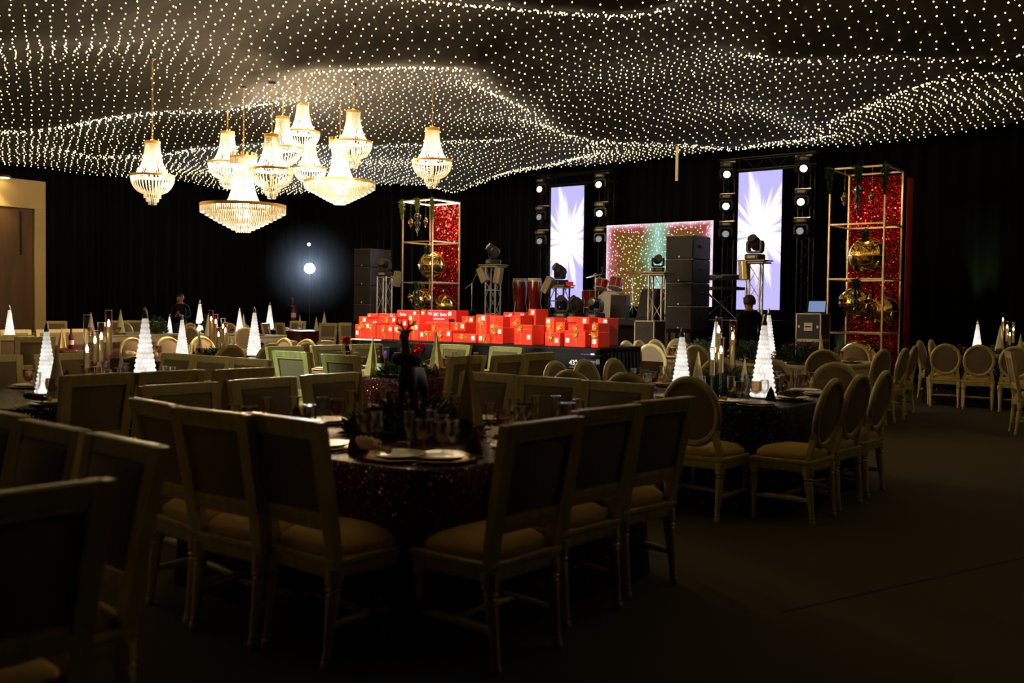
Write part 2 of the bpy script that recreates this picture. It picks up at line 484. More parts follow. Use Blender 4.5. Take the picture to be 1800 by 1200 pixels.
# ------------------------------------------------------------------ mesh building
class MB:
    """Collects simple shapes into one mesh."""

    def __init__(self):
        self.v, self.f, self.m = [], [], []

    def add(self, vs, fs, m=0):
        k = len(self.v)
        self.v.extend([tuple(p) for p in vs])
        for f in fs:
            self.f.append([i + k for i in f])
            self.m.append(m)
        return self

    def box(self, c, s, m=0, rz=0.0, rot=None, bev=0.0, seg=1):
        hx, hy, hz = s[0] / 2, s[1] / 2, s[2] / 2
        if bev:
            bm = bmesh.new()
            bmesh.ops.create_cube(bm, size=1)
            bmesh.ops.scale(bm, vec=s, verts=bm.verts)
            bmesh.ops.bevel(bm, geom=list(bm.edges), offset=bev, segments=seg, affect='EDGES', profile=0.6)
            bm.verts.ensure_lookup_table()
            vs = [v.co.copy() for v in bm.verts]
            fs = [[v.index for v in f.verts] for f in bm.faces]
            bm.free()
        else:
            vs = [Vector((x, y, z)) for x in (-hx, hx) for y in (-hy, hy) for z in (-hz, hz)]
            fs = [(0, 1, 3, 2), (4, 6, 7, 5), (0, 4, 5, 1), (2, 3, 7, 6), (0, 2, 6, 4), (1, 5, 7, 3)]
        M = rot if rot is not None else Matrix.Rotation(rz, 3, 'Z')
        c = Vector(c)
        return self.add([M @ v + c for v in vs], fs, m)

    def lathe(self, prof, n=16, c=(0, 0, 0), m=0, caps=True, rot=None, squash=(1, 1)):
        vs, fs = [], []
        for r, z in prof:
            for i in range(n):
                a = 2 * PI * i / n
                vs.append(Vector((r * math.cos(a) * squash[0], r * math.sin(a) * squash[1], z)))
        for j in range(len(prof) - 1):
            for i in range(n):
                k = (i + 1) % n
                fs.append((j * n + i, j * n + k, (j + 1) * n + k, (j + 1) * n + i))
        if caps:
            if prof[0][0] > 1e-5:
                fs.append(tuple(reversed(range(n))))
            if prof[-1][0] > 1e-5:
                fs.append(tuple(range((len(prof) - 1) * n, len(prof) * n)))
        c = Vector(c)
        if rot is not None:
            vs = [rot @ v for v in vs]
        return self.add([v + c for v in vs], fs, m)

    def tube(self, pts, r, n=6, m=0, caps=True, closed=False):
        pts = [Vector(p) for p in pts]
        k = len(pts)
        rs = r if isinstance(r, (list, tuple)) else [r] * k
        vs, fs = [], []
        up = Vector((0, 0, 1))
        for i, p in enumerate(pts):
            if closed:
                d = pts[(i + 1) % k] - pts[i - 1]
            else:
                d = pts[min(i + 1, k - 1)] - pts[max(i - 1, 0)]
            d.normalize()
            ref = up if abs(d.z) < 0.95 else Vector((1, 0, 0))
            a = d.cross(ref).normalized()
            b = d.cross(a).normalized()
            for j in range(n):
                t = 2 * PI * (j + 0.5) / n
                vs.append(p + (a * math.cos(t) + b * math.sin(t)) * rs[i])
        segs = k if closed else k - 1
        for i in range(segs):
            i2 = (i + 1) % k
            for j in range(n):
                j2 = (j + 1) % n
                fs.append((i * n + j, i * n + j2, i2 * n + j2, i2 * n + j))
        if caps and not closed:
            fs.append(tuple(reversed(range(n))))
            fs.append(tuple(range((k - 1) * n, k * n)))
        return self.add(vs, fs, m)

    def bar(self, p, q, w, h=None, m=0):
        h = h or w
        p, q = Vector(p), Vector(q)
        d = (q - p)
        L = d.length
        rot = d.to_track_quat('Y', 'Z').to_matrix()
        return self.box((p + q) / 2, (w, L, h), m, rot=rot)

    def ball(self, c, r, n=12, k=8, m=0, s=(1, 1, 1)):
        prof = [(r * math.sin(PI * i / k), -r * math.cos(PI * i / k)) for i in range(k + 1)]
        prof[0] = (1e-6, -r)
        prof[-1] = (1e-6, r)
        t = MB().lathe(prof, n, caps=False)
        return self.add([Vector((v[0] * s[0], v[1] * s[1], v[2] * s[2])) + Vector(c) for v in t.v], t.f, m)

    def mesh(self, name, mats, smooth=True, angle=35):
        me = bpy.data.meshes.new(name)
        me.from_pydata([tuple(v) for v in self.v], [], self.f)
        for k in (mats if isinstance(mats, (list, tuple)) else [mats]):
            me.materials.append(MATS[k] if isinstance(k, str) else k)
        if any(self.m):
            me.polygons.foreach_set('material_index', self.m)
        if smooth:
            me.polygons.foreach_set('use_smooth', [True] * len(me.polygons))
            me.set_sharp_from_angle(angle=R(angle))
        me.update()
        return me

    def build(self, name, mats, parent=None, loc=(0, 0, 0), smooth=True, rz=0.0, angle=35):
        return put(name, self.mesh(name, mats, smooth, angle), parent, loc, rz)


def put(name, me, parent=None, loc=(0, 0, 0), rz=0.0, rot=None):
    o = bpy.data.objects.new(name, me)
    C.objects.link(o)
    o.location = loc
    o.rotation_euler = rot if rot is not None else (0, 0, rz)
    if parent is not None:
        o.parent = parent
    return o


def tag(o, label, cat, group=None):
    o['label'] = label
    o['category'] = cat
    if group:
        o['group'] = group
    return o


def struct(o, label=None):
    o['kind'] = 'structure'
    if label:
        o['label'] = label
    return o


def stuff(o):
    o['kind'] = 'stuff'
    return o


def thing(name, label, cat, loc=(0, 0, 0), rz=0.0, group=None):
    o = bpy.data.objects.new(name, None)
    o.empty_display_size = 0.1
    C.objects.link(o)
    o.location = loc
    o.rotation_euler = (0, 0, rz)
    return tag(o, label, cat, group)


def copy_tree(o, parent=None):
    c = o.copy()
    C.objects.link(c)
    c.parent = parent
    for ch in list(o.children):
        copy_tree(ch, c)
    return c


def again(proto, used, loc, rz, label, group=None, scale=None):
    """The first call places the prototype itself, later calls place copies of it."""
    o = proto if not used else copy_tree(proto)
    used.append(1)
    o.location = loc
    o.rotation_euler = (0, 0, rz)
    o['label'] = label
    if group:
        o['group'] = group
    elif 'group' in o:
        del o['group']
    if scale:
        o.scale = (scale,) * 3
    return o


ORD = ['first', 'second', 'third', 'fourth', 'fifth', 'sixth', 'seventh', 'eighth', 'ninth', 'tenth', 'eleventh', 'twelfth', 'thirteenth',
       'fourteenth', 'fifteenth', 'sixteenth', 'seventeenth', 'eighteenth', 'nineteenth', 'twentieth']


def text_mesh(body, size, extrude=0.001, align='LEFT', bold=False):
    cu = bpy.data.curves.new('lettering', 'FONT')
    cu.body = body
    cu.size = size
    cu.extrude = extrude
    cu.align_x = align
    cu.resolution_u = 2
    if bold:
        cu.offset = size * 0.02
    o = bpy.data.objects.new('lettering', cu)
    C.objects.link(o)
    dg = bpy.context.evaluated_depsgraph_get()
    me = bpy.data.meshes.new_from_object(o.evaluated_get(dg))
    bpy.data.objects.remove(o)
    return me

# ------------------------------------------------------------------ the room
XL, XR, YB, YF = -25.6, 7.0, 21.4, -7.0
fl = MB().box(((XL + XR) / 2, (YB + YF) / 2, -0.05), (XR - XL + 1, YB - YF + 1, 0.1)).build('floor', 'carpet', smooth=False)
struct(fl, 'dark olive brown carpeted floor')
for k, (p, q) in enumerate((((-1.9, 4.6), (-0.2, 9.5)), ((-1.55, 3.0), (3.0, 4.4)), ((0.5, 6.0), (3.0, 16.0)))):
    sm = MB().bar((p[0], p[1], 0.0015), (q[0], q[1], 0.0015), 0.02, 0.003).build('floor_seam', 'carpet_seam', fl, smooth=False)


def curtain(name, p, q, h, label, wave=0.31, amp=0.055, step=0.035, seed=0):
    rs = np.random.RandomState(seed)
    p, q = Vector((*p, 0)), Vector((*q, 0))
    L = (q - p).length
    d = (q - p) / L
    n = Vector((-d.y, d.x, 0))
    k = int(L / step)
    vs, fs = [], []
    ph = 0.0
    for i in range(k + 1):
        s = L * i / k
        ph += 2 * PI * (L / k) / (wave * (1 + 0.35 * math.sin(s * 1.3 + seed) + 0.2 * math.sin(s * 3.1)))
        off = amp * math.sin(ph) + 0.03 * math.sin(s * 0.9 + seed)
        for z, f in ((0.0, 1.25), (h * 0.5, 1.0), (h, 0.8)):
            vs.append(p + d * s + n * off * f + Vector((0, 0, z)))
    for i in range(k):
        for j in range(2):
            a = i * 3 + j
            fs.append((a, a + 3, a + 4, a + 1))
    me = MB().add(vs, fs)
    o = me.build(name, 'black_curtain', smooth=True, angle=80)
    so = o.modifiers.new('thick', 'SOLIDIFY')
    so.thickness = 0.012
    return struct(o, label)


curtain('wall_back', (XL, YB), (XR, YB), 5.9, 'black pleated curtain behind the stage', seed=1)
curtain('wall_left', (XL, YF), (XL, YB), 5.9, 'black pleated curtain along the side wall', seed=2)
curtain('wall_right', (XR, YB), (XR, YF), 5.9, 'black pleated curtain along the far side', seed=3, step=0.08)
curtain('wall_front', (XR, YF), (XL, YF), 5.9, 'black pleated curtain closing the near end of the hall', seed=4, step=0.08)

# draped ceiling cloth: low folds along these lines (room x, y)
FOLDS = [
    ([(-24, 7.6), (-18.4, 8.5), (-13.5, 9.6), (-10.8, 8.8), (-8.5, 10.1)], 0.42, 0.85),
    ([(-8.5, 10.1), (-9.3, 12.2), (-10.0, 14.4), (-9.6, 16.2), (-8.6, 17.8), (-7.0, 17.6), (-6.2, 15.9), (-5.4, 15.1), (-4.3, 14.2), (-3.3, 13.6), (-2.3, 14.4), (1, 16)], 0.44, 0.75),
    ([(-17.1, 19.2), (-13.6, 17.9), (-11.6, 16.8), (-10.0, 15.2)], 0.40, 0.7),
    ([(-21.5, 12.0), (-18.5, 12.3), (-15.5, 13.6), (-12.8, 15.6)], 0.26, 0.6),
    ([(-7.8, 7.0), (-6.5, 8.3), (-5.7, 9.4)], 0.30, 0.7),
    ([(-5.2, 12.2), (-3.9, 12.6), (-2.9, 13.2), (-1.5, 12.6), (2, 12.0)], 0.36, 0.6),
    ([(-20, 3.5), (-16.5, 5.5), (-12.5, 6.6)], 0.14, 0.9),
]


def seg_dist(x, y, pts):
    best = np.full(x.shape, 1e9)
    for (ax, ay), (bx, by) in zip(pts[:-1], pts[1:]):
        dx, dy = bx - ax, by - ay
        t = np.clip(((x - ax) * dx + (y - ay) * dy) / (dx * dx + dy * dy), 0, 1)
        best = np.minimum(best, np.hypot(x - ax - t * dx, y - ay - t * dy))
    return best


CX0, CX1, CY0, CY1 = -24.6, 4.0, -4.0, 19.6


def ceil_z(x, y):
    x, y = np.asarray(x, float), np.asarray(y, float)
    z = 5.02 + 0.05 * np.sin(x * 1.1 + 0.6 * y) + 0.04 * np.sin(y * 1.7 - x * 0.5)
    dip = np.zeros_like(z)
    for pts, a, w in FOLDS:
        d = seg_dist(x, y, pts)
        dip = np.maximum(dip, a * np.exp(-(d / w) ** 1.5))
    z = z - dip
    edge = np.minimum(CY1 - y, x - CX0)
    z = z - 0.16 * np.exp(-np.maximum(edge, 0) / 0.9)
    return z


def zc(x, y):
    return float(ceil_z(np.array([x]), np.array([y]))[0])


nx, ny = 170, 140
gx, gy = np.meshgrid(np.linspace(CX0, CX1, nx), np.linspace(CY0, CY1, ny), indexing='ij')
gz = ceil_z(gx, gy) + 0.012 * np.sin(gy * 26 + 2 * np.sin(gx * 0.8))
vs = np.stack([gx, gy, gz], -1).reshape(-1, 3)
fs = [(i * ny + j, (i + 1) * ny + j, (i + 1) * ny + j + 1, i * ny + j + 1) for i in range(nx - 1) for j in range(ny - 1)]
me = bpy.data.meshes.new('ceiling')
me.from_pydata(vs.tolist(), [], fs)
me.materials.append(MATS['ceiling_cloth'])
me.polygons.foreach_set('use_smooth', [True] * len(me.polygons))
ceiling = struct(put('ceiling', me), 'black cloth draped in loose swags under the roof')

# the light strings that hang under the cloth
bx, by = [], []
sp = 0.168
rows = int((CX1 - CX0) / sp)
for i in range(rows):
    x0 = CX0 + 0.06 + i * sp
    n = int((CY1 + 0.5 - CY0) / sp)
    yy = CY0 + (np.arange(n) + (0.5 if i % 2 else 0.0)) * sp
    yy = yy[yy < CY1 - 0.02]
    xx = x0 + 0.07 * np.sin(yy * 0.9 + 0.37 * math.sin(i * 0.21)) + rng.normal(0, 0.022, len(yy))
    bx.append(xx)
    by.append(yy + rng.normal(0, 0.022, len(yy)))
bx, by = np.concatenate(bx), np.concatenate(by)
keep = (by * 0.788 - bx * 0.616) > 4.5
bx, by = bx[keep], by[keep]
bz = ceil_z(bx, by) - 0.05
rad = 0.0096 * rng.uniform(0.8, 1.2, len(bx))
octa = np.array([(1, 0, 0), (-1, 0, 0), (0, 1, 0), (0, -1, 0), (0, 0, 1), (0, 0, -1)], float)
ofs = np.array([(0, 2, 4), (2, 1, 4), (1, 3, 4), (3, 0, 4), (2, 0, 5), (1, 2, 5), (3, 1, 5), (0, 3, 5)])
P = np.stack([bx, by, bz], -1)
V = (P[:, None, :] + octa[None] * rad[:, None, None]).reshape(-1, 3)
F = (ofs[None] + (np.arange(len(P)) * 6)[:, None, None]).reshape(-1, 3)
me = bpy.data.meshes.new('fairy_lights')
me.vertices.add(len(V))
me.vertices.foreach_set('co', V.ravel())
me.loops.add(len(F) * 3)
me.loops.foreach_set('vertex_index', F.ravel())
me.polygons.add(len(F))
me.polygons.foreach_set('loop_start', np.arange(len(F)) * 3)
me.update(calc_edges=True)
me.materials.append(MATS['fairy_bulb'])
fairy = stuff(put('fairy_lights', me))
tag(fairy, 'thousands of warm white string light bulbs strung under the draped ceiling', 'fairy lights')

# tall sliding door in its cream surround, side wall
dx = XL + 0.22
DY = 12.85
door = struct(put('door_1', None), 'tall brown wooden door panel in a lit cream surround')
MB().box((dx, 9.2, 4.20), (0.12, 7.3, 0.72), bev=0.01).build('door_header', 'cream_wall', door)
MB().box((dx, DY - 0.14, 1.92), (0.12, 0.28, 3.84), bev=0.01).build('door_jamb', 'cream_wall', door)
for k in range(6):
    MB().box((dx - 0.03, DY - 0.30 - 0.55 - k * 1.1, 1.92), (0.06, 1.085, 3.82), bev=0.006).build('panel', 'wood_panel', door)
MB().box((dx + 0.02, DY - 0.62, 3.2), (0.05, 0.05, 1.1), bev=0.006).build('pull_slot', 'black_steel', door)
MB().bar((dx + 0.07, 7.6, 1.22), (dx + 0.07, DY - 1.6, 1.22), 0.05, 0.05).build('push_rail', 'steel', door)
dl = thing('ceiling_downlight', 'round downlight glowing above the tall wooden door', 'light', (dx + 0.28, DY - 1.15, 4.52))
MB().lathe([(0.16, 0), (0.17, 0.02), (0.12, 0.07), (0.03, 0.08)], 18).build('housing', 'gilt', dl)
MB().lathe([(0.10, -0.012), (0.12, 0.0)], 18).build('lens', 'door_lamp_glow', dl)
MB().box((-0.15, 0, 0.05), (0.30, 0.05, 0.04)).build('bracket', 'gilt', dl)
lamp('door_light', 'SPOT', (dx + 0.55, DY - 1.3, 4.45), 26, (1.0, 0.68, 0.30), 0.06, (dx, DY - 2.2, 1.5), 120, 0.6)

# stage
stage = struct(put('stage_platform', None), 'black stage platform with a pale metal edge')
SX0, SX1, SY0 = -16.2, -10.0, 16.9
MB().box(((SX0 + SX1) / 2, (SY0 + 20.9) / 2, 1.22), (SX1 - SX0, 20.9 - SY0, 0.12)).build('deck', 'stage_deck', stage, smooth=False)
MB().box(((SX0 - 10.7) / 2, SY0 - 0.015, 1.255), (-10.7 - SX0, 0.03, 0.05)).build('edge_strip', 'stage_edge', stage, smooth=False)
MB().box(((SX0 + SX1) / 2, (SY0 + 20.9) / 2 + 0.05, 0.58), (SX1 - SX0 - 0.1, 20.7 - SY0, 1.16)).build('skirt', 'dark_cloth', stage, smooth=False)
DECK = 1.28

# ------------------------------------------------------------------ chandeliers
def bead_line(mb, pts, r0, r1, beads):
    """A strand of beads along a polyline (resampled)."""
    pts = [Vector(p) for p in pts]
    L = [0]
    for a, b in zip(pts[:-1], pts[1:]):
        L.append(L[-1] + (b - a).length)
    out, rs = [], []
    m = beads * 2
    for i in range(m + 1):
        s = L[-1] * i / m
        k = max(j for j in range(len(L)) if L[j] <= s + 1e-9)
        k = min(k, len(pts) - 2)
        t = (s - L[k]) / max(1e-9, L[k + 1] - L[k])
        out.append(pts[k].lerp(pts[k + 1], t))
        rs.append(r1 if i % 2 else r0)
    mb.tube(out, rs, 4)


def ring_band(mb, r, z, h, t=0.008, n=40):
    mb.lathe([(r, z - h / 2), (r + t, z - h / 2), (r + t, z + h / 2), (r, z + h / 2), (r, z - h / 2)], n, caps=False)


def curve_pts(prof, a):
    return [(r * math.cos(a), r * math.sin(a), z) for r, z in prof]


def small_chandelier():
    t = thing('basket_chandelier', 'x', 'chandelier')
    up = [(0.10, 0.0), (0.105, -0.08), (0.115, -0.17), (0.135, -0.27), (0.17, -0.37), (0.225, -0.46)]
    lo = [(0.30, -0.50), (0.29, -0.57), (0.26, -0.64), (0.21, -0.70), (0.14, -0.735)]
    mb = MB()
    for i in range(34):
        bead_line(mb, curve_pts(up, 2 * PI * i / 34), 0.0035, 0.0075, 16)
    stuff(mb.build('upper_strands', 'crystal', t))
    mb = MB()
    for i in range(38):
        bead_line(mb, curve_pts(lo, 2 * PI * (i + 0.5) / 38), 0.0045, 0.010, 11)
    stuff(mb.build('basket_strands', 'crystal', t))
    mb = MB()
    for r, z0, z1, n in ((0.115, -0.72, -0.80, 26), (0.085, -0.79, -0.85, 20), (0.055, -0.84, -0.895, 14)):
        for i in range(n):
            a = 2 * PI * i / n
            mb.box((r * math.cos(a), r * math.sin(a), (z0 + z1) / 2), (0.012, 0.007, z1 - z0), rz=a)
    stuff(mb.build('pendant_tiers', 'crystal', t))
    mb = MB()
    ring_band(mb, 0.10, -0.005, 0.04, 0.010, 30)
    mb.build('crown_ring', 'gilt', t)
    mb = MB()
    ring_band(mb, 0.292, -0.485, 0.035, 0.014, 44)
    mb.build('rim_band', 'gilt', t)
    mb = MB()
    ring_band(mb, 0.118, -0.72, 0.016, 0.008, 26)
    mb.build('lower_ring', 'gilt', t)
    MB().tube([(0, 0, 0.06), (0, 0, -0.72)], 0.008, 8).build('stem', 'gilt', t)
    MB().tube([(-0.10, 0, 0), (0, 0, 0.05), (0.10, 0, 0)], 0.005, 6).build('hanger', 'gilt', t)
    for i in range(5):
        a = 2 * PI * i / 5 + 0.3
        MB().tube([(0, 0, -0.50), (0.10 * math.cos(a), 0.10 * math.sin(a), -0.53), (0.19 * math.cos(a), 0.19 * math.sin(a), -0.50)], 0.006, 6).build('arm', 'gilt', t)
        MB().ball((0.19 * math.cos(a), 0.19 * math.sin(a), -0.465), 0.026, 10, 6, s=(1, 1, 1.3)).build('bulb', 'warm_bulb', t)
    return t


def large_chandelier():
    t = thing('tent_chandelier', 'x', 'chandelier')
    up = [(0.155, -0.09), (0.135, -0.2), (0.135, -0.32), (0.16, -0.46), (0.21, -0.60), (0.27, -0.70)]
    mb = MB()
    for i in range(44):
        bead_line(mb, curve_pts(up, 2 * PI * i / 44), 0.004, 0.009, 22)
    stuff(mb.build('tent_strands', 'crystal', t))
    mb = MB()
    tiers = 9
    for k in range(tiers):
        r = 0.60 - k * 0.062
        z = -0.73 - 0.30 * (k / tiers) ** 0.92
        n = max(10, int(2 * PI * r / 0.032))
        for i in range(n):
            a = 2 * PI * i / n + k * 0.1
            mb.box((r * math.cos(a), r * math.sin(a), z - 0.035), (0.012, 0.018, 0.085), rz=a)
    stuff(mb.build('dish_prisms', 'crystal', t))
    mb = MB()
    n = 44
    for i in range(n):
        a = 2 * PI * i / n
        mb.box((0.185 * math.cos(a), 0.185 * math.sin(a), -0.06), (0.01, 0.014, 0.10), rz=a)
    stuff(mb.build('crown_prisms', 'crystal', t))
    mb = MB()
    ring_band(mb, 0.18, 0.0, 0.035, 0.010, 36)
    mb.build('crown_ring', 'gilt', t)
    mb = MB()
    ring_band(mb, 0.595, -0.70, 0.045, 0.014, 64)
    mb.build('rim_band', 'gilt', t)
    mb = MB()
    for i in range(16):
        a = 2 * PI * i / 16
        mb.box((0.188 * math.cos(a), 0.188 * math.sin(a), 0.035), (0.008, 0.03, 0.06), rz=a)
    stuff(mb.build('crown_leaves', 'gilt', t))
    MB().tube([(0, 0, 0.12), (0, 0, -1.0)], 0.010, 8).build('stem', 'gilt', t)
    for i in range(8):
        a = 2 * PI * i / 8
        MB().tube([(0, 0, -0.70), (0.36 * math.cos(a), 0.36 * math.sin(a), -0.72)], 0.007, 6).build('arm', 'gilt', t)
        MB().ball((0.36 * math.cos(a), 0.36 * math.sin(a), -0.68), 0.03, 10, 6).build('bulb', 'warm_bulb', t)
    for i in range(4):
        a = 2 * PI * i / 4 + 0.4
        MB().tube([(0, 0, -0.04), (0.18 * math.cos(a), 0.18 * math.sin(a), 0.0)], 0.006, 6).build('crown_spoke', 'gilt', t)
    return t


def chain(parent, z0, z1, flip=False):
    mb = MB()
    n = max(3, int((z1 - z0) / 0.052))
    for i in range(n):
        z = z0 + (z1 - z0) * (i + 0.5) / n
        h = (z1 - z0) / n * 0.66
        pts = []
        for k in range(8):
            a = 2 * PI * k / 8
            u, w = 0.012 * math.cos(a), h * math.sin(a)
            pts.append((u, 0, z + w) if i % 2 else (0, u, z + w))
        mb.tube(pts, 0.0032, 4, closed=True)
    return stuff(mb.build('hanging_chain', 'gilt', parent))


SMALL = [  # px x, px y of the crown, distance, label
    (268, 250, 14.4, 'crystal basket chandelier hanging apart at the left of the cluster'),
    (400, 233, 16.0, 'crystal basket chandelier hanging behind the upper part of the larger tent chandelier'),
    (478, 238, 14.2, 'crystal basket chandelier hanging beside the crown of the larger tent chandelier'),
    (497, 207, 16.0, 'crystal basket chandelier hanging half hidden behind two others in the middle'),
    (532, 184, 17.6, 'crystal basket chandelier hanging highest of the cluster'),
    (545, 250, 18.7, 'crystal basket chandelier hanging low between the middle ones and the smaller tent chandelier'),
    (621, 196, 15.9, 'crystal basket chandelier overlapping the crown of the smaller tent chandelier'),
    (760, 227, 15.2, 'crystal basket chandelier hanging apart at the right of the cluster'),
]
sp_, used = small_chandelier(), []
ch_made = []
for px, py, d, lab in SMALL:
    p = at(px, py, d)
    o = again(sp_, used, p, random.uniform(0, 1), lab, 'basket chandeliers in the hanging cluster')
    ch_made.append((o, p, 0.05, 58))
LARGE = [
    (428, 277, 14.5, 'larger crystal tent chandelier with a wide dish hanging lowest of the cluster'),
    (598, 249, 17.2, 'smaller crystal tent chandelier with a wide dish hanging in the middle of the cluster'),
]
lp_, used = large_chandelier(), []
for px, py, d, lab in LARGE:
    p = at(px, py, d)
    o = again(lp_, used, p, random.uniform(0, 1), lab, 'tent chandeliers in the hanging cluster')
    ch_made.append((o, p, 0.11, 190))
for o, p, z0, w in ch_made:
    top = zc(p.x, p.y) - p.z
    chain(o, z0, top + 0.01)
    mb = MB().lathe([(0.012, -0.05), (0.05, -0.02), (0.06, 0.02)], 12, (0, 0, top))
    mb.build('ceiling_hook', 'black_steel', o)
    big = w > 100
    lamp('chandelier_light', 'POINT', (0, 0, -0.62 if big else -0.42), w, (1.0, 0.72, 0.42), 0.10, parent=o)
    if big:
        lamp('chandelier_light', 'POINT', (0, 0, -0.80), w * 1.0, (1.0, 0.72, 0.42), 0.10, parent=o)

# ------------------------------------------------------------------ chairs
def loft(mb, rings, m=0, cap=True):
    """Quads between successive closed rings of equal length."""
    n = len(rings[0])
    vs = [p for r in rings for p in r]
    fs = []
    for j in range(len(rings) - 1):
        for i in range(n):
            k = (i + 1) % n
            fs.append((j * n + i, j * n + k, (j + 1) * n + k, (j + 1) * n + i))
    if cap:
        fs.append(tuple(reversed(range(n))))
        fs.append(tuple(range((len(rings) - 1) * n, len(rings) * n)))
    mb.add(vs, fs, m)


def cushion(hw, hd, z0, z1, rx=0.06, dome=0.035, front=1.06):
    """Upholstered pad: rounded outline, domed top; a little wider at the front."""
    def ring(s, z):
        out = []
        for i in range(32):
            a = 2 * PI * i / 32
            ca, sa = math.cos(a), math.sin(a)
            e = 0.42
            x = math.copysign(abs(ca) ** e, ca) * hw * s
            y = math.copysign(abs(sa) ** e, sa) * hd * s
            x *= 1 + (front - 1) * (y / hd)
            out.append((x, y, z))
        return out
    h = z1 - z0
    mb = MB()
    loft(mb, [ring(0.97, z0), ring(1.0, z0 + h * 0.25), ring(1.0, z0 + h * 0.6), ring(0.95, z0 + h * 0.85), ring(0.80, z0 + h + dome * 0.45), ring(0.5, z0 + h + dome * 0.85), ring(0.18, z0 + h + dome)])
    return mb


def turned_leg(x, y, top, rake=0.0, s=1.0):
    prof = [(0.013, 0.0), (0.017, 0.012), (0.017, 0.028), (0.012, 0.036), (0.0165, 0.048), (0.0135, 0.058), (0.024, top - 0.105), (0.019, top - 0.098), (0.028, top - 0.085), (0.020, top - 0.075), (0.020, top - 0.07), (0.029, top - 0.066), (0.030, top)]
    t = MB().lathe([(r * s, z) for r, z in prof], 10)
    mb = MB()
    mb.add([(v[0] + x, v[1] + y - rake * max(0.0, 1 - v[2] / top) ** 1.3, v[2]) for v in t.v], t.f)
    return mb


def by(z, y0=-0.205, k=0.19):
    """How far back the raked backrest stands at height z."""
    return y0 - max(0, z - 0.44) * k


def chair_base(t):
    for sx in (-1, 1):
        turned_leg(0.205 * sx, 0.178, 0.40, s=1.18).build('leg', 'limed_wood', t)
        turned_leg(0.20 * sx, -0.205, 0.40, 0.045, s=1.25).build('leg', 'limed_wood', t)
    mb = MB()
    def ring(hx, hy, z):
        return [(-hx, -hy, z), (hx, -hy, z), (hx * 1.05, hy, z), (-hx * 1.05, hy, z)]
    loft(mb, [ring(0.220, 0.211, 0.36), ring(0.224, 0.215, 0.366), ring(0.224, 0.215, 0.415), ring(0.232, 0.223, 0.42), ring(0.232, 0.223, 0.436), ring(0.222, 0.214, 0.442)])
    mb.v = [(x, y - 0.014, z) for x, y, z in mb.v]
    mb.build('seat_rail', 'limed_wood', t)
    cu = cushion(0.216, 0.208, 0.438, 0.492)
    cu.v = [(x, y - 0.014, z) for x, y, z in cu.v]
    cu.build('seat_cushion', 'seat_fabric', t, angle=70)
    for sx in (-1, 1):
        MB().tube([(0.198 * sx, -0.235, 0.165), (0.20 * sx, -0.1, 0.172), (0.203 * sx, 0.05, 0.172), (0.205 * sx, 0.175, 0.165)], [0.014, 0.020, 0.020, 0.014], 8).build('side_stretcher', 'limed_wood', t)
    MB().tube([(-0.20, 0.0, 0.17), (0, 0.0, 0.174), (0.20, 0.0, 0.17)], [0.013, 0.018, 0.013], 8).build('cross_stretcher', 'limed_wood', t)


def square_chair():
    t = thing('square_back_chair', 'x', 'chair')
    chair_base(t)
    mb = MB()
    w = 0.030
    for sx in (-1, 1):
        rings = []
        for z in (0.40, 0.52, 0.75, 0.985, 1.0):
            x0 = sx * (0.200 + 0.025 * (z - 0.4) / 0.6)
            ww = w if z < 0.99 else w * 0.9
            y0 = by(z)
            rings.append([(x0 - ww, y0 - 0.024, z), (x0 + ww, y0 - 0.024, z), (x0 + ww, y0 + 0.02, z), (x0 - ww, y0 + 0.02, z)])
        loft(mb, rings)
    for z0, z1, x in ((0.945, 1.004, 0.222), (0.555, 0.605, 0.21)):
        y0, y1 = by(z0), by(z1)
        loft(mb, [[(-x, y0 - 0.022, z0), (x, y0 - 0.022, z0), (x, y0 + 0.018, z0), (-x, y0 + 0.018, z0)], [(-x, y1 - 0.022, z1 - 0.006), (x, y1 - 0.022, z1 - 0.006), (x, y1 + 0.018, z1 - 0.006), (-x, y1 + 0.018, z1 - 0.006)], [(-x, y1 - 0.014, z1), (x, y1 - 0.014, z1), (x, y1 + 0.010, z1), (-x, y1 + 0.010, z1)]])
    mb.build('back_frame', 'limed_wood', t, smooth=False)
    # moulding bead inside the frame
    mb = MB()
    pts = []
    for x, z in ((-0.182, 0.615), (0.182, 0.615), (0.192, 0.937), (-0.192, 0.937)):
        pts.append((x, by(z) - 0.012, z))
    for a, b in zip(pts, pts[1:] + pts[:1]):
        mb.bar(a, b, 0.016, 0.02)
    mb.build('moulding', 'limed_wood', t, smooth=False)
    mb = MB()
    def pr(hx, z0, z1, dy):
        return [(-hx, by(z0) + dy, z0), (hx, by(z0) + dy, z0), (hx + 0.006, by(z1) + dy, z1), (-hx - 0.006, by(z1) + dy, z1)]
    loft(mb, [pr(0.17, 0.62, 0.93, -0.010), pr(0.185, 0.605, 0.945, -0.003), pr(0.185, 0.605, 0.945, 0.012), pr(0.15, 0.64, 0.91, 0.032)])
    mb.build('back_panel', 'back_fabric', t)
    return t


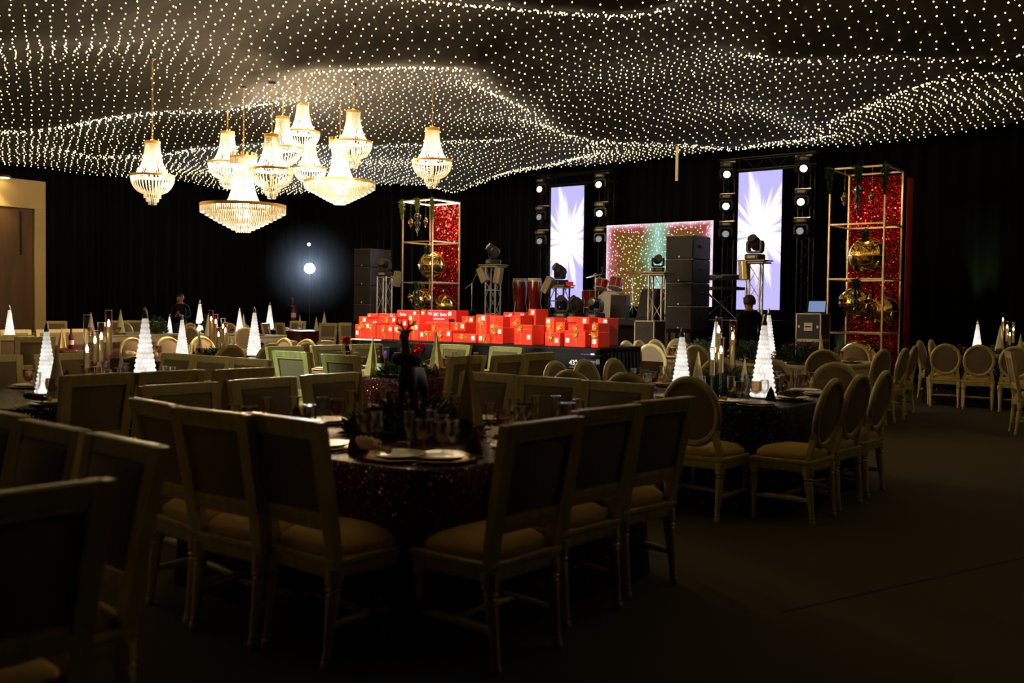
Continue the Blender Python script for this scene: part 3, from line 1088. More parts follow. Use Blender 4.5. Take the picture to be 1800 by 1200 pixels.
def round_chair():
    t = thing('round_back_chair', 'x', 'chair')
    chair_base(t)
    zc0, rx, rz = 0.752, 0.225, 0.247
    n = 36
    def oval(k, dy):
        out = []
        for i in range(n):
            a = 2 * PI * i / n
            z = zc0 + rz * k * math.sin(a)
            out.append((rx * k * math.cos(a), by(z) + dy, z))
        return out
    mb = MB()
    R1 = [oval(1.0, -0.012), oval(1.02, 0.0), oval(1.0, 0.014), oval(0.93, 0.022), oval(0.82, 0.012), oval(0.80, -0.006), oval(0.86, -0.022), oval(0.94, -0.024), oval(1.0, -0.012)]
    loft(mb, R1, cap=False)
    mb.build('back_ring', 'limed_wood', t)
    mb = MB()
    loft(mb, [oval(0.5, -0.016), oval(0.83, -0.008), oval(0.83, 0.006), oval(0.68, 0.026), oval(0.3, 0.036)])
    mb.build('back_panel', 'back_fabric', t)
    for sx in (-1, 1):
        mb = MB()
        rings = []
        for z, x in ((0.40, 0.198), (0.5, 0.192), (0.585, 0.172), (0.63, 0.183)):
            y0 = by(z)
            rings.append([(sx * x - 0.023, y0 - 0.02, z), (sx * x + 0.023, y0 - 0.02, z), (sx * x + 0.023, y0 + 0.016, z), (sx * x - 0.023, y0 + 0.016, z)])
        loft(mb, rings)
        mb.build('back_post', 'limed_wood', t, smooth=False)
    return t


SQ, sq_used = square_chair(), []
RD, rd_used = round_chair(), []
TOPY = -by(1.0)


def chair(kind, x, y, face, label, group, jit=0.0):
    """x, y: where the top of the backrest stands; face: the way it looks, in degrees (0 = +x, 90 = +y)."""
    a = R(face + random.uniform(-jit, jit))
    sx, sy = x + math.cos(a) * TOPY, y + math.sin(a) * TOPY
    if kind == 'S':
        return again(SQ, sq_used, (sx, sy, 0), a - PI / 2, label, group)
    return again(RD, rd_used, (sx, sy, 0), a - PI / 2, label, group)


SIDE = {'n': 90, 'e': 180, 'w': 0, 's': 270}
SNAME = {'n': 'lower-left', 'e': 'lower-right', 'w': 'upper-left', 's': 'upper-right'}
KN = {'S': 'square-backed', 'R': 'round-backed'}


def row(kind, side, pts, table, group, jit=3):
    """pts in order from the end of the row that is lower in the photograph."""
    for i, p in enumerate(pts):
        f = p[2] if len(p) > 2 else SIDE[side]
        chair(kind, p[0], p[1], f, f'{ORD[i]} {KN[kind]} chair from below on the {SNAME[side]} side of the {table}', group, jit)


T1N, T2N, T3N, T4N = 'front maroon table', 'second maroon table', 'two-tree black table', 'candle-lit black table'
T8N, T9N, T10N, T5N, T6N, T0N = 'aisle-side black table', 'pale stage-side table', 'far-right black table', 'far maroon table', 'copper-lit left table', 'cut-off corner table'
g = 'chairs around the front maroon table'
row('S', 'n', [(-3.20, 2.60, 87), (-3.62, 2.55, 92), (-4.13, 2.61, 82)], T1N, g, 0)
row('S', 'e', [(-2.37, 3.25, 178), (-2.48, 3.90, 176), (-2.51, 4.49, 174)], T1N, g, 0)
row('S', 'w', [(-4.95, 3.28), (-5.0, 3.90), (-5.05, 4.50)], T1N, g, 2)
row('S', 's', [(-3.30, 5.30), (-3.84, 5.34), (-4.39, 5.36)], T1N, g, 2)
g = 'chairs around the cut-off table'
row('S', 'e', [(-2.39, 1.13)], T0N, g, 0)
row('S', 's', [(-3.04, 1.81, 266), (-3.60, 1.85, 268), (-4.2, 1.92)], T0N, g, 1)
g = 'chairs around the second maroon table'
row('S', 'n', [(-6.98, 6.33), (-7.80, 6.42)], T2N, g)
row('S', 'e', [(-6.12, 7.15), (-6.02, 7.66), (-6.10, 8.27)], T2N, g)
row('S', 'w', [(-8.85, 7.2), (-8.85, 7.83), (-8.85, 8.45)], T2N, g)
row('S', 's', [(-7.28, 9.22), (-8.10, 9.25)], T2N, g)
g = 'chairs around the table with two glowing trees'
row('S', 'e', [(-5.98, 3.38), (-5.96, 3.89), (-5.88, 4.42)], T3N, g, 2)
row('S', 'w', [(-8.65, 3.92), (-8.60, 4.5)], T3N, g, 2)
row('S', 's', [(-6.90, 5.26), (-7.45, 5.28), (-8.0, 5.3)], T3N, g, 2)
g = 'round chairs around the table behind the candles'
row('R', 'e', [(-9.65, 7.08), (-9.65, 7.66), (-9.66, 8.2)], T4N, g)
row('R', 'w', [(-12.45, 7.5), (-12.45, 8.05), (-12.45, 8.6)], T4N, g)
row('R', 's', [(-10.7, 9.1), (-11.2, 9.12)], T4N, g)
g = 'round chairs around the table by the aisle'
row('R', 'n', [(-3.27, 6.18), (-3.80, 6.22), (-4.25, 6.15)], T8N, g)
row('R', 'e', [(-2.46, 6.78), (-2.50, 7.42), (-2.53, 8.10)], T8N, g)
row('R', 'w', [(-5.10, 7.14), (-5.10, 7.60), (-5.05, 8.02)], T8N, g)
row('R', 's', [(-3.30, 9.08, 295), (-3.92, 9.10), (-4.48, 9.12)], T8N, g)
g = 'round chairs around the pale table before the stage'
row('R', 'n', [(-4.55, 12.12, 112), (-6.28, 12.05), (-6.92, 11.95)], T9N, g)
row('R', 'e', [(-4.08, 12.95, 165), (-4.05, 13.75), (-4.25, 14.9)], T9N, g)
row('R', 'w', [(-7.85, 12.82), (-7.92, 13.30), (-7.95, 13.86, 345), (-7.95, 14.6, 325)], T9N, g)
row('R', 's', [(-5.15, 15.0, 285)], T9N, g)
g = 'round chairs around the far right table'
row('R', 'n', [(-3.20, 16.24, 100), (-3.72, 16.33, 106), (-4.22, 16.40, 108)], T10N, g)
row('R', 'w', [(-5.1, 18.1), (-5.1, 18.8)], T10N, g)
row('R', 's', [(-3.6, 19.2, 280)], T10N, g)
chair('S', -2.72, 13.45, 20, 'square-backed chair cut off by the right edge of the picture', None)
g = 'chairs around the far maroon table'
for k, (px, d, f) in enumerate(((577, 27.2, 150), (611, 28.0, 140))):
    p = at(px, 566, d)
    chair('S', p.x, p.y, f, f'{ORD[k]} square-backed chair right of the far maroon table, before the speaker stack', g)
for k, (px, d, f) in enumerate(((466, 25.8, 30), (491, 26.8, 80))):
    p = at(px, 564, d)
    chair('S', p.x, p.y, f, f'{ORD[k]} square-backed chair left of the far maroon table, beyond the round chairs', g)
p = at(524, 560, 30.0)
chair('S', p.x, p.y, 300, 'square-backed chair facing the hall behind the far maroon table', g)
g = 'copper-lit chairs far left'
for k, (px, py, d, f, w) in enumerate(((27, 580, 16.4, 0, 'facing the hall, cut by the picture edge'), (88, 580, 16.9, 0, 'facing the hall, second from the picture edge'), (128, 579, 17.4, 0, 'facing the hall, third from the picture edge'),
                                        (26, 589, 13.8, 175, 'with its dark back turned, under the lit tree'), (62, 597, 13.2, 170, 'with its dark back turned, beside the glowing tree'))):
    p = at(px, py, d)
    chair('S', p.x, p.y, f, f'square-backed chair {w} at the {T6N}', g)
g = 'chairs around the pale tables far left'
for k, (px, py, d, f, kind, w) in enumerate((
        (218, 567, 25.3, 0, 'R', 'behind the napkins on the first pale far table'), (99, 560, 24.8, 350, 'S', 'by the door jamb, lowest row'), (209, 563, 26.8, 330, 'S', 'behind the round chair with napkins'),
        (236, 563, 27.4, 330, 'S', 'beside the tallest glowing tree'), (276, 554, 27.0, 300, 'S', 'behind the leafy centrepiece'), (335, 574, 20.8, 100, 'R', 'before the second pale far table, between two cones'),
        (334, 567, 25.0, 0, 'R', 'behind the shining tree of the candle table'), (431, 574, 20.6, 150, 'R', 'behind the tallest tree of the candle table'), (427, 568, 25.2, 300, 'R', 'beyond the flames, smaller one'),
        (404, 559, 25.6, 290, 'R', 'farthest, above the last flame'))):
    p = at(px, py, d)
    chair(kind, p.x, p.y, f, f'{KN[kind]} chair {w}', g)

# ------------------------------------------------------------------ tables
TOP = 0.764


def cloth_mesh(hx, hy, seed):
    rs = random.Random(seed)
    n = 128
    def ring(off, z, wob):
        out = []
        rc = 0.16
        for i in range(n):
            a = 2 * PI * (i + 0.5) / n
            ca, sa = math.cos(a), math.sin(a)
            e = 9.0
            k = (abs(ca) ** e + abs(sa) ** e) ** (-1 / e)
            w = wob * (math.sin(i * 2 * PI / n * 22 + 2 * math.sin(a * 3 + seed)) * 0.5 + 0.5)
            corner = max(0.0, (k - 1.12)) * 1.1
            rr = k + 0
            x, y = ca * rr * hx, sa * rr * hy
            s = 1 + (off + w + wob * corner * 2.0) / max(hx, hy)
            out.append((x * s, y * s, z))
        return out
    mb = MB()
    rings = [ring(0.02, 0.012, 0.04), ring(0.016, 0.25, 0.03), ring(0.012, 0.5, 0.018), ring(0.012, 0.70, 0.006), ring(0.008, TOP - 0.012, 0.0), ring(0.0, TOP, 0.0), ring(-0.4 * hx, TOP, 0.0), ring(-0.75 * hx, TOP, 0.0)]
    vs = [p for r in rings for p in r]
    fs = []
    for j in range(len(rings) - 1):
        for i in range(n):
            k = (i + 1) % n
            fs.append((j * n + i, j * n + k, (j + 1) * n + k, (j + 1) * n + i))
    fs.append(tuple(range((len(rings) - 1) * n, len(rings) * n)))
    return mb.add(vs, fs)


TABLES = {}


def cloth_table(key, cx, cy, half, m, tname, color):
    t = thing('banquet_table', f'{tname} under a floor-length {color} sequin cloth', 'table', (cx, cy, 0), 0, 'banquet tables under sequin cloths')
    MB().box((0, 0, 0.728), (half * 2 - 0.24, half * 2 - 0.24, 0.036), bev=0.006).build('table_top', 'cream_paint', t)
    for sx in (-1, 1):
        for sy in (-1, 1):
            MB().tube([(sx * (half - 0.22), sy * (half - 0.22), 0), (sx * (half - 0.22), sy * (half - 0.22), 0.71)], 0.02, 8).build('leg', 'black_steel', t)
    cloth_mesh(half, half, len(TABLES) + 1).build('tablecloth', m, t, angle=50)
    TABLES[key] = (cx, cy, half, half, tname)


def wood_table(key, cx, cy, hx, hy, tname):
    t = thing('wooden_table', f'bare {tname} with thick apron and square legs', 'table', (cx, cy, 0), 0, 'pale wooden tables')
    MB().box((0, 0, 0.742), (hx * 2, hy * 2, 0.044), bev=0.006).build('table_top', 'cream_paint', t)
    for s in (-1, 1):
        MB().box((0, s * (hy - 0.05), 0.66), (hx * 2 - 0.14, 0.04, 0.12), bev=0.004).build('apron', 'cream_paint', t)
        MB().box((s * (hx - 0.05), 0, 0.66), (0.04, hy * 2 - 0.14, 0.12), bev=0.004).build('apron', 'cream_paint', t)
        for q in (-1, 1):
            MB().box((s * (hx - 0.055), q * (hy - 0.055), 0.36), (0.085, 0.085, 0.72), bev=0.006).build('leg', 'cream_paint', t)
    TABLES[key] = (cx, cy, hx, hy, tname)


cloth_table('T1', -3.72, 3.95, 0.93, 'maroon_sequin', T1N, 'maroon')
cloth_table('T0', -3.62, 0.55, 0.85, 'maroon_sequin', T0N, 'maroon')
cloth_table('T2', -7.47, 7.78, 0.93, 'maroon_sequin', T2N, 'maroon')
cloth_table('T3', -7.30, 3.93, 0.93, 'black_sequin', T3N, 'black')
cloth_table('T4', -11.05, 7.75, 0.93, 'black_sequin', T4N, 'black')
cloth_table('T8', -3.78, 7.60, 0.93, 'black_sequin', T8N, 'black')
cloth_table('T10', -3.75, 17.80, 0.93, 'black_sequin', T10N, 'black')
pT5 = at(532, 583, 28.6)
cloth_table('T5', pT5.x, pT5.y, 0.93, 'maroon_sequin', T5N, 'maroon')
cloth_table('T6', -15.0, 8.2, 0.9, 'maroon_sequin', T6N, 'dark red')
wood_table('T9', -6.0, 13.5, 1.45, 1.05, T9N)
wood_table('T7', -21.6, 12.45, 1.0, 1.45, 'pale door-side table')
wood_table('T7b', -19.6, 14.3, 0.95, 0.95, 'pale far table')

def onto(p, m=0.13):
    """Slide a point along its line of sight until it stands well on a table."""
    d = Vector((p.x - CAM_POS.x, p.y - CAM_POS.y, 0)).normalized()
    for k in range(40):
        for s in (1, -1):
            q = p + d * (s * k * 0.05)
            for cx, cy, hx, hy, tn in TABLES.values():
                if abs(q.x - cx) < hx - m and abs(q.y - cy) < hy - m:
                    return q
    return p


# ------------------------------------------------------------------ tableware prototypes
def one(name, mb, mats, cat, angle=40):
    o = mb.build(name, mats, angle=angle)
    tag(o, 'x', cat)
    return o


WARE = {}
WARE['charger'] = (one('charger_plate', MB().lathe([(0.06, 0), (0.11, 0.002), (0.155, 0.012), (0.16, 0.014), (0.155, 0.016), (0.11, 0.006), (0.0, 0.005)], 32), 'gold_plate', 'charger'), [])
WARE['plate'] = (one('dinner_plate', MB().lathe([(0.05, 0.0), (0.09, 0.004), (0.128, 0.018), (0.132, 0.021), (0.126, 0.023), (0.085, 0.010), (0.0, 0.009)], 32), 'porcelain', 'plate'), [])


def stemware(prof_solid, prof_bowl, bowl_mat, name, cat):
    t = thing(name, 'x', cat)
    MB().lathe(prof_solid, 16).build('stem', 'glass', t)
    MB().lathe(prof_bowl, 16, caps=False).build('bowl', bowl_mat, t)
    rt, zt = max(prof_bowl, key=lambda q: q[1])
    MB().tube([(rt * math.cos(a), rt * math.sin(a), zt) for a in [2 * PI * k / 16 for k in range(16)]], 0.0013, 4, closed=True).build('rim_glint', 'rim_highlight', t)  # pale ring painted as a highlight round the lip
    return t


WARE['goblet'] = (stemware([(0.034, 0), (0.034, 0.003), (0.010, 0.008), (0.006, 0.02), (0.010, 0.04), (0.006, 0.055), (0.012, 0.068)], [(0.004, 0.066), (0.030, 0.074), (0.041, 0.095), (0.044, 0.13), (0.040, 0.162), (0.038, 0.162), (0.042, 0.13), (0.038, 0.097), (0.004, 0.072)], 'smoke_glass', 'water_goblet', 'glass'), [])
WARE['flute'] = (stemware([(0.030, 0), (0.030, 0.003), (0.007, 0.008), (0.005, 0.05), (0.006, 0.085)], [(0.004, 0.083), (0.016, 0.092), (0.024, 0.125), (0.027, 0.17), (0.026, 0.205), (0.0245, 0.205), (0.025, 0.17), (0.022, 0.125), (0.004, 0.09)], 'glass', 'champagne_flute', 'glass'), [])
WARE['wine'] = (stemware([(0.032, 0), (0.032, 0.003), (0.008, 0.008), (0.005, 0.04), (0.006, 0.075)], [(0.004, 0.073), (0.027, 0.085), (0.036, 0.11), (0.035, 0.145), (0.031, 0.178), (0.0295, 0.178), (0.033, 0.145), (0.034, 0.11), (0.004, 0.08)], 'glass', 'wine_glass', 'glass'), [])


def fan_napkin(m, ring_m):
    """Napkin gathered through a ring, its end opened like a fan."""
    t = thing('napkin', 'x', 'napkin')
    vs, fs = [], []
    n = 17
    for j, (d, spread, h) in enumerate(((0.0, 0.15, 0.014), (0.03, 0.3, 0.022), (0.075, 0.85, 0.045), (0.11, 1.0, 0.062))):
        for i in range(n):
            u = i / (n - 1) * 2 - 1
            a = u * 1.15 * spread
            z = h * (1 - 0.55 * u * u) + (0.010 if i % 2 else 0.0) * (j / 3)
            vs.append((d * math.sin(a) + u * 0.008, d * math.cos(a), z))
    for j in range(3):
        for i in range(n - 1):
            a = j * n + i
            fs.append((a, a + 1, a + n + 1, a + n))
    o = MB().add(vs, fs).build('fan', m, t, angle=20)
    md = o.modifiers.new('thick', 'SOLIDIFY')
    md.thickness = 0.004
    MB().tube([(0.014 * math.cos(a), -0.002, 0.016 + 0.014 * math.sin(a)) for a in [2 * PI * k / 12 for k in range(12)]], 0.004, 6, closed=True).build('napkin_ring', ring_m, t)
    MB().tube([(0, -0.002, 0.014), (-0.012, -0.03, 0.016), (-0.02, -0.055, 0.012)], [0.009, 0.014, 0.018], 8).build('tail', m, t)
    return t


def cone_napkin(m):
    """Napkin folded into a standing bishop's-hat cone."""
    t = thing('standing_napkin', 'x', 'napkin')
    rings = []
    for z, r, k in ((0.0, 0.052, 0.0), (0.04, 0.046, 0.1), (0.09, 0.026, 0.2), (0.13, 0.004, 0.2)):
        rings.append([((r * (1 + 0.16 * math.cos(3 * a + k))) * math.cos(a), (r * (1 + 0.16 * math.cos(3 * a + k))) * math.sin(a) * 0.8, z) for a in [2 * PI * i / 18 for i in range(18)]])
    mb = MB()
    loft(mb, rings)
    mb.build('fold', m, t, angle=30)
    MB().bar((-0.02, -0.036, 0.01), (0.012, -0.016, 0.10), 0.004, 0.012).build('flap', m, t)
    return t


WARE['beige'] = (fan_napkin('beige_napkin', 'gold'), [])
WARE['black'] = (cone_napkin('black_napkin'), [])
WARE['maroon'] = (cone_napkin('maroon_napkin'), [])


def cutlery():
    t = MB()
    t.tube([(0, -0.10, 0.004), (0, 0.02, 0.006), (0, 0.05, 0.004)], [0.004, 0.003, 0.004], 6)
    t.box((0, 0.075, 0.004), (0.018, 0.06, 0.003), bev=0.0012)
    return t


WARE['knife'] = (one('table_knife', cutlery(), 'steel', 'knife'), [])


def ware(kind, loc, rz, label, group):
    pr, u = WARE[kind]
    return again(pr, u, loc, rz, label, group)


def setting(key, side, k, s, napkin, glasses=('goblet', 'flute'), knife=False, inset=0.21):
    """One place: s is the position along the side (metres from the table's middle, + towards the lower end in the photo)."""
    cx, cy, hx, hy, tn = TABLES[key]
    if side == 'n':
        base, inn, along = Vector((cx + s, cy - hy, 0)), Vector((0, 1, 0)), Vector((1, 0, 0))
    elif side == 's':
        base, inn, along = Vector((cx + s, cy + hy, 0)), Vector((0, -1, 0)), Vector((-1, 0, 0))
    elif side == 'e':
        base, inn, along = Vector((cx + hx, cy - s, 0)), Vector((-1, 0, 0)), Vector((0, 1, 0))
    else:
        base, inn, along = Vector((cx - hx, cy - s, 0)), Vector((1, 0, 0)), Vector((0, -1, 0))
    z = TOP + 0.0005
    w = f'at the {ORD[k]} place on the {SNAME[side]} side, {tn}'
    rz = math.atan2(inn.y, inn.x) - PI / 2
    g0 = f'of the {tn}'
    def L(fi, fa, dz=0.0):
        p = base + inn * fi + along * fa
        return (p.x, p.y, z + dz)
    ware('charger', L(inset, 0), rz, f'gold charger {w}', 'gold chargers ' + g0)
    ware('plate', L(inset, 0.0, 0.0065), rz, f'white dinner plate {w}', 'dinner plates ' + g0)
    if napkin == 'beige':
        ware('beige', L(inset - 0.03, -0.085, 0.0255), rz + 1.9, f'beige fanned napkin {w}', 'beige napkins ' + g0)
    else:
        ware(napkin, L(inset + 0.0, 0.235, 0.0), rz + 0.4, f'{napkin} folded napkin {w}', f'{napkin} napkins ' + g0)
    offs = [(inset + 0.20, 0.10), (inset + 0.215, 0.005), (inset + 0.17, 0.185)]
    nm = {'goblet': 'amber water goblet', 'flute': 'champagne flute', 'wine': 'clear wine glass'}
    for gk, (fi, fa) in zip(glasses, offs):
        ware(gk, L(fi + random.uniform(-0.012, 0.012), fa), random.uniform(0, 3), f'{nm[gk]} {w}', nm[gk] + 's ' + g0)
    if knife:
        ware('knife', L(inset, 0.185, 0.0), rz, f'silver table knife {w}', 'knives ' + g0)


for side, ss in (('n', (0.55, 0.05, -0.45)), ('e', (0.62, 0.02, -0.55)), ('w', (0.62, 0.02, -0.58)), ('s', (0.42, -0.1, -0.62))):
    for k, s in enumerate(ss):
        setting('T1', side, k, s, ('beige', 'maroon')[(k + (side in 'es')) % 2], ('goblet', 'flute', 'wine'), side in 'ne' and k < 2)
for side, ss in (('n', (0.5, -0.03, -0.5)), ('e', (0.75, 0.1, -0.5)), ('w', (0.45, 0.0, -0.45)), ('s', (0.5, -0.05, -0.55))):
    for k, s in enumerate(ss):
        setting('T8', side, k, s, ('beige', 'black')[(k + (side in 'es')) % 2], ('goblet', 'flute', 'wine'))
for side, ss in (('n', (0.48, -0.3)), ('e', (0.62, 0.1, -0.5)), ('w', (0.55, -0.05)), ('s', (0.2, -0.6))):
    for k, s in enumerate(ss):
        setting('T2', side, k, s, ('beige', 'maroon')[(k + (side in 'es')) % 2], ('goblet', 'flute'))
for side, ss in (('e', (0.55, 0.03, -0.5)), ('s', (0.4, -0.15, -0.68)), ('w', (0.0, -0.55))):
    for k, s in enumerate(ss):
        setting('T3', side, k, s, ('beige', 'black')[k % 2], ('goblet', 'flute'))
for side, ss in (('e', (0.6, 0.05, -0.5)), ('n', (0.5, -0.4))):
    for k, s in enumerate(ss):
        setting('T4', side, k, s, ('black', 'beige')[k % 2], ('goblet', 'flute'))
for side, ss in (('n', (1.1, 0.35, -0.4, -1.05)), ('e', (0.6, -0.2)), ('w', (0.6, 0.0))):
    for k, s in enumerate(ss):
        setting('T9', side, k, s, ('black', 'beige')[k % 2], ('goblet', 'flute'))
for side, ss in (('n', (0.5, 0.0, -0.5)),):
    for k, s in enumerate(ss):
        setting('T10', side, k, s, 'beige', ('goblet', 'flute'))
for k, s in enumerate((0.9, 0.2, -0.5)):
    setting('T7', 'e', k, s, ('black', 'beige')[k % 2], ('goblet',))
for k, s in enumerate((0.4, -0.3)):
    setting('T7b', 'e', k, s, ('black', 'beige')[k % 2], ('goblet',))
    setting('T5', 'n', k, s, 'beige', ('goblet',))

# ------------------------------------------------------------------ centrepieces
def lit_tree():
    """Bumpy glass tree, 0.62 high, rows of glass beads, clear tip."""
    t = thing('glass_tree', 'x', 'glowing tree')
    H, R0, rows = 0.54, 0.088, 15
    n = 64
    rings, bead = [], []
    for j in range(rows * 4 + 1):
        f = j / (rows * 4)
        z = 0.012 + H * f
        r = R0 * (1 - f) + 0.018 * f
        b = math.sin(PI * ((j / 4) % 1.0)) if j % 4 else 0.0
        ring = []
        off = PI / 16 * (j // 4 % 2)
        for i in range(n):
            a = 2 * PI * i / n
            lob = abs(math.cos(8 * (a + off)))
            rr = r * (1 + 0.17 * b * (0.35 + 0.65 * lob))
            ring.append((rr * math.cos(a), rr * math.sin(a), z))
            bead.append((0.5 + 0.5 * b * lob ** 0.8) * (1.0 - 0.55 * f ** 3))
        rings.append(ring)
    mb = MB()
    loft(mb, rings)
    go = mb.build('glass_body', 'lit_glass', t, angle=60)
    at_ = go.data.attributes.new('bead', 'FLOAT', 'POINT')
    at_.data.foreach_set('value', bead)
    MB().lathe([(0.020, H + 0.008), (0.022, H + 0.025), (0.015, H + 0.045), (0.016, H + 0.06), (0.008, H + 0.078), (0.003, H + 0.092)], 14).build('glass_tip', 'silver_ornament', t)
    MB().lathe([(0.084, 0), (0.088, 0.004), (0.088, 0.014), (0.07, 0.016)], 30).build('base_ring', 'silver_ornament', t)
    return t


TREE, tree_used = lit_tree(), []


def tree(px, pb, ptop, dist, label, z=TOP, group='glowing glass trees on the tables', minh=0.3):
    p = on_z(px, pb, z) if dist is None else at(px, pb, dist)
    p = onto(p)
    d = (p - CAM_POS).dot(FWD)
    h = (pb - ptop) / 1750 * d
    o = again(TREE, tree_used, (p.x, p.y, z + 0.0005), random.uniform(0, 1), label, group, h / 0.632)
    return o


tree(82, 693, 566, None, 'leaning-tipped glowing glass tree on the left black table beside the lattice cone')
tree(255, 693, 539, None, 'tallest glowing glass tree behind the dark square chairs, on the left black table')
tree(320, 629, 552, None, 'glowing glass tree between tall napkins on the black table behind the candles')
tree(447, 626, 538, None, 'glowing glass tree nearest the round chairs on the table behind the candles')
tree(1197, 704, 575, None, 'glowing glass tree behind the round-backed chair on the aisle table')
tree(1341, 700, 552, None, 'largest glowing glass tree in the middle of the aisle table')
tree(1350, 637, 541, 13.6, 'glowing glass tree mostly hidden behind the largest one')
tree(1258, 634, 554, 13.6, 'glowing glass tree behind the candles of the aisle table')
tree(1717, 622, 560, 17.2, 'glowing glass tree on the far right black table')
tree(17, 606, 534, 15.8, 'glowing glass tree before the wooden door at the left edge')
pT = TABLES['T7b']
tree(351, 590, 527, 22.6, 'bright glowing tree above the dark reindeer on the far pale table')
tree(421, 586, 539, 23.9, 'small glowing tree right of the flames on the far pale table')
tree(474, 583, 533, 28.3, 'small glowing tree left of the fire extinguisher')
tree(298, 586, 552, 23.6, 'smallest glowing tree beside the leafy centrepiece by the door table')


def lattice_cone(m):
    t = thing('lattice_cone', 'x', 'cone')
    n, k = 48, 40
    rings = []
    for j in range(k + 1):
        f = j / k
        r = 0.058 * (1 - f) + 0.004 * f
        ring = []
        for i in range(n):
            a = 2 * PI * i / n
            g = max(abs(math.sin(6 * a + f * 22)), abs(math.sin(6 * a - f * 22)))
            rr = r * (1 + 0.07 * (1 if g > 0.9 else 0) * (1 - f * 0.5))
            ring.append((rr * math.cos(a), rr * math.sin(a), 0.005 + 0.30 * f))
        rings.append(ring)
    mb = MB()
    loft(mb, rings)
    mb.build('lattice_shell', m, t, angle=50)
    MB().lathe([(0.055, 0.0), (0.058, 0.003), (0.056, 0.008)], 24).build('base_disc', m, t)
    MB().ball((0, 0, 0.308), 0.006, 10, 6).build('tip', m, t)
    return t


def plain_cone(m):
    t = thing('felt_cone_tree', 'x', 'cone')
    MB().lathe([(0.056, 0.004), (0.05, 0.03), (0.03, 0.15), (0.012, 0.25), (0.004, 0.295), (0.001, 0.305)], 28).build('shell', m, t)
    MB().lathe([(0.055, 0.0), (0.058, 0.002), (0.057, 0.008)], 24).build('base_disc', m, t)
    return t


def star_cone(m):
    """Folded metal tree: star-shaped section, sharp fins, small knob."""
    t = thing('folded_gold_tree', 'x', 'ornament')
    rings = []
    for f in (0, 0.5, 1.0):
        s = 1 - 0.95 * f
        rings.append([((0.105 if i % 2 == 0 else 0.055) * s * math.cos(PI * i / 5), (0.105 if i % 2 == 0 else 0.055) * s * math.sin(PI * i / 5), 0.006 + 0.43 * f) for i in range(10)])
    mb = MB()
    loft(mb, rings)
    mb.build('folded_body', m, t, smooth=False)
    MB().ball((0, 0, 0.442), 0.010, 10, 8).build('finial', m, t)
    MB().lathe([(0.05, 0.0), (0.052, 0.006)], 20).build('foot', m, t)
    return t


CONES = {'lat': (lattice_cone('felt_cone'), [], 0.314), 'felt': (plain_cone('felt_cone'), [], 0.305), 'star': (star_cone('gold_cone'), [], 0.452)}


def cone(kind, px, pb, pt, dist, label, z=TOP, group=None):
    pr, u, H = CONES[kind]
    p = on_z(px, pb, z) if dist is None else at(px, pb, dist)
    p = onto(p)
    h = (pb - pt) / 1750 * (p - CAM_POS).dot(FWD)
    return again(pr, u, (p.x, p.y, z + 0.0005), random.uniform(0, 6), label, group or {'lat': 'lattice cones on the tables', 'felt': 'felt cones on the tables', 'star': 'folded gold trees on the tables'}[kind], h / H)


cone('lat', 100, 702, 608, None, 'beige lattice cone leaning against the glow of the left black table tree')
cone('felt', 174, 668, 613, 8.3, 'felt cone among the tall candles on the left black table')
cone('felt', 213, 670, 612, 8.4, 'felt cone between the candles and the tallest glowing tree')
cone('felt', 350, 625, 577, 12.9, 'felt cone right of the glowing tree behind the candles')
cone('felt', 397, 628, 583, 12.4, 'wider felt cone before the last flame of the candle table')
cone('felt', 405, 622, 582, 13.4, 'slim felt cone peeping out behind the wider one')
cone('lat', 1226, 690, 614, 8.2, 'beige lattice cone beside the tall candles on the aisle table')
cone('felt', 1308, 690, 626, 8.3, 'felt cone left of the largest tree on the aisle table')
cone('felt', 1267, 686, 636, 8.7, 'felt cone hidden among the candle glasses of the aisle table')
cone('star', 822, 766, 622, None, 'tall folded gold tree right of the reindeer on the front table')
cone('felt', 786, 748, 688, None, 'small felt cone between reindeer and tall gold tree')
cone('star', 633, 752, 655, None, 'folded gold tree at the left of the front table')
cone('star', 655, 668, 599, None, 'folded tree in greenish light on the second maroon table')
cone('star', 766, 660, 583, None, 'folded tree right of the reindeer head on the second maroon table')
cone('felt', 716, 668, 630, None, 'small felt cone hidden behind the reindeer on the second maroon table')
cone('felt', 1443, 627, 580, 13.9, 'pale cone above the greenery beside the speaker case')
cone('felt', 1757, 624, 570, 16.9, 'tall felt cone left of the flames on the far right table')
cone('felt', 1793, 628, 587, 16.6, 'short felt cone right of the flames on the far right table')
cone('star', 109, 606, 570, 15.2, 'gold cone at the copper-lit chairs behind the lit tree')
cone('felt', 160, 590, 553, 23.0, 'slim cone beyond the first candle glass by the door table')
cone('felt', 212, 586, 546, 24.2, 'slim cone above the square chair by the door table')
cone('felt', 366, 592, 553, 21.8, 'copper cone left of the flames on the far pale table')
cone('felt', 428, 584, 549, 24.4, 'green-grey cone beside the small glowing tree of the far pale table')
cone('felt', 527, 581, 555, 28.8, 'middle gold cone on the far maroon table')
cone('felt', 556, 583, 558, 28.2, 'second gold cone on the far maroon table')
cone('felt', 570, 581, 548, 29.0, 'tallest gold cone on the far maroon table')


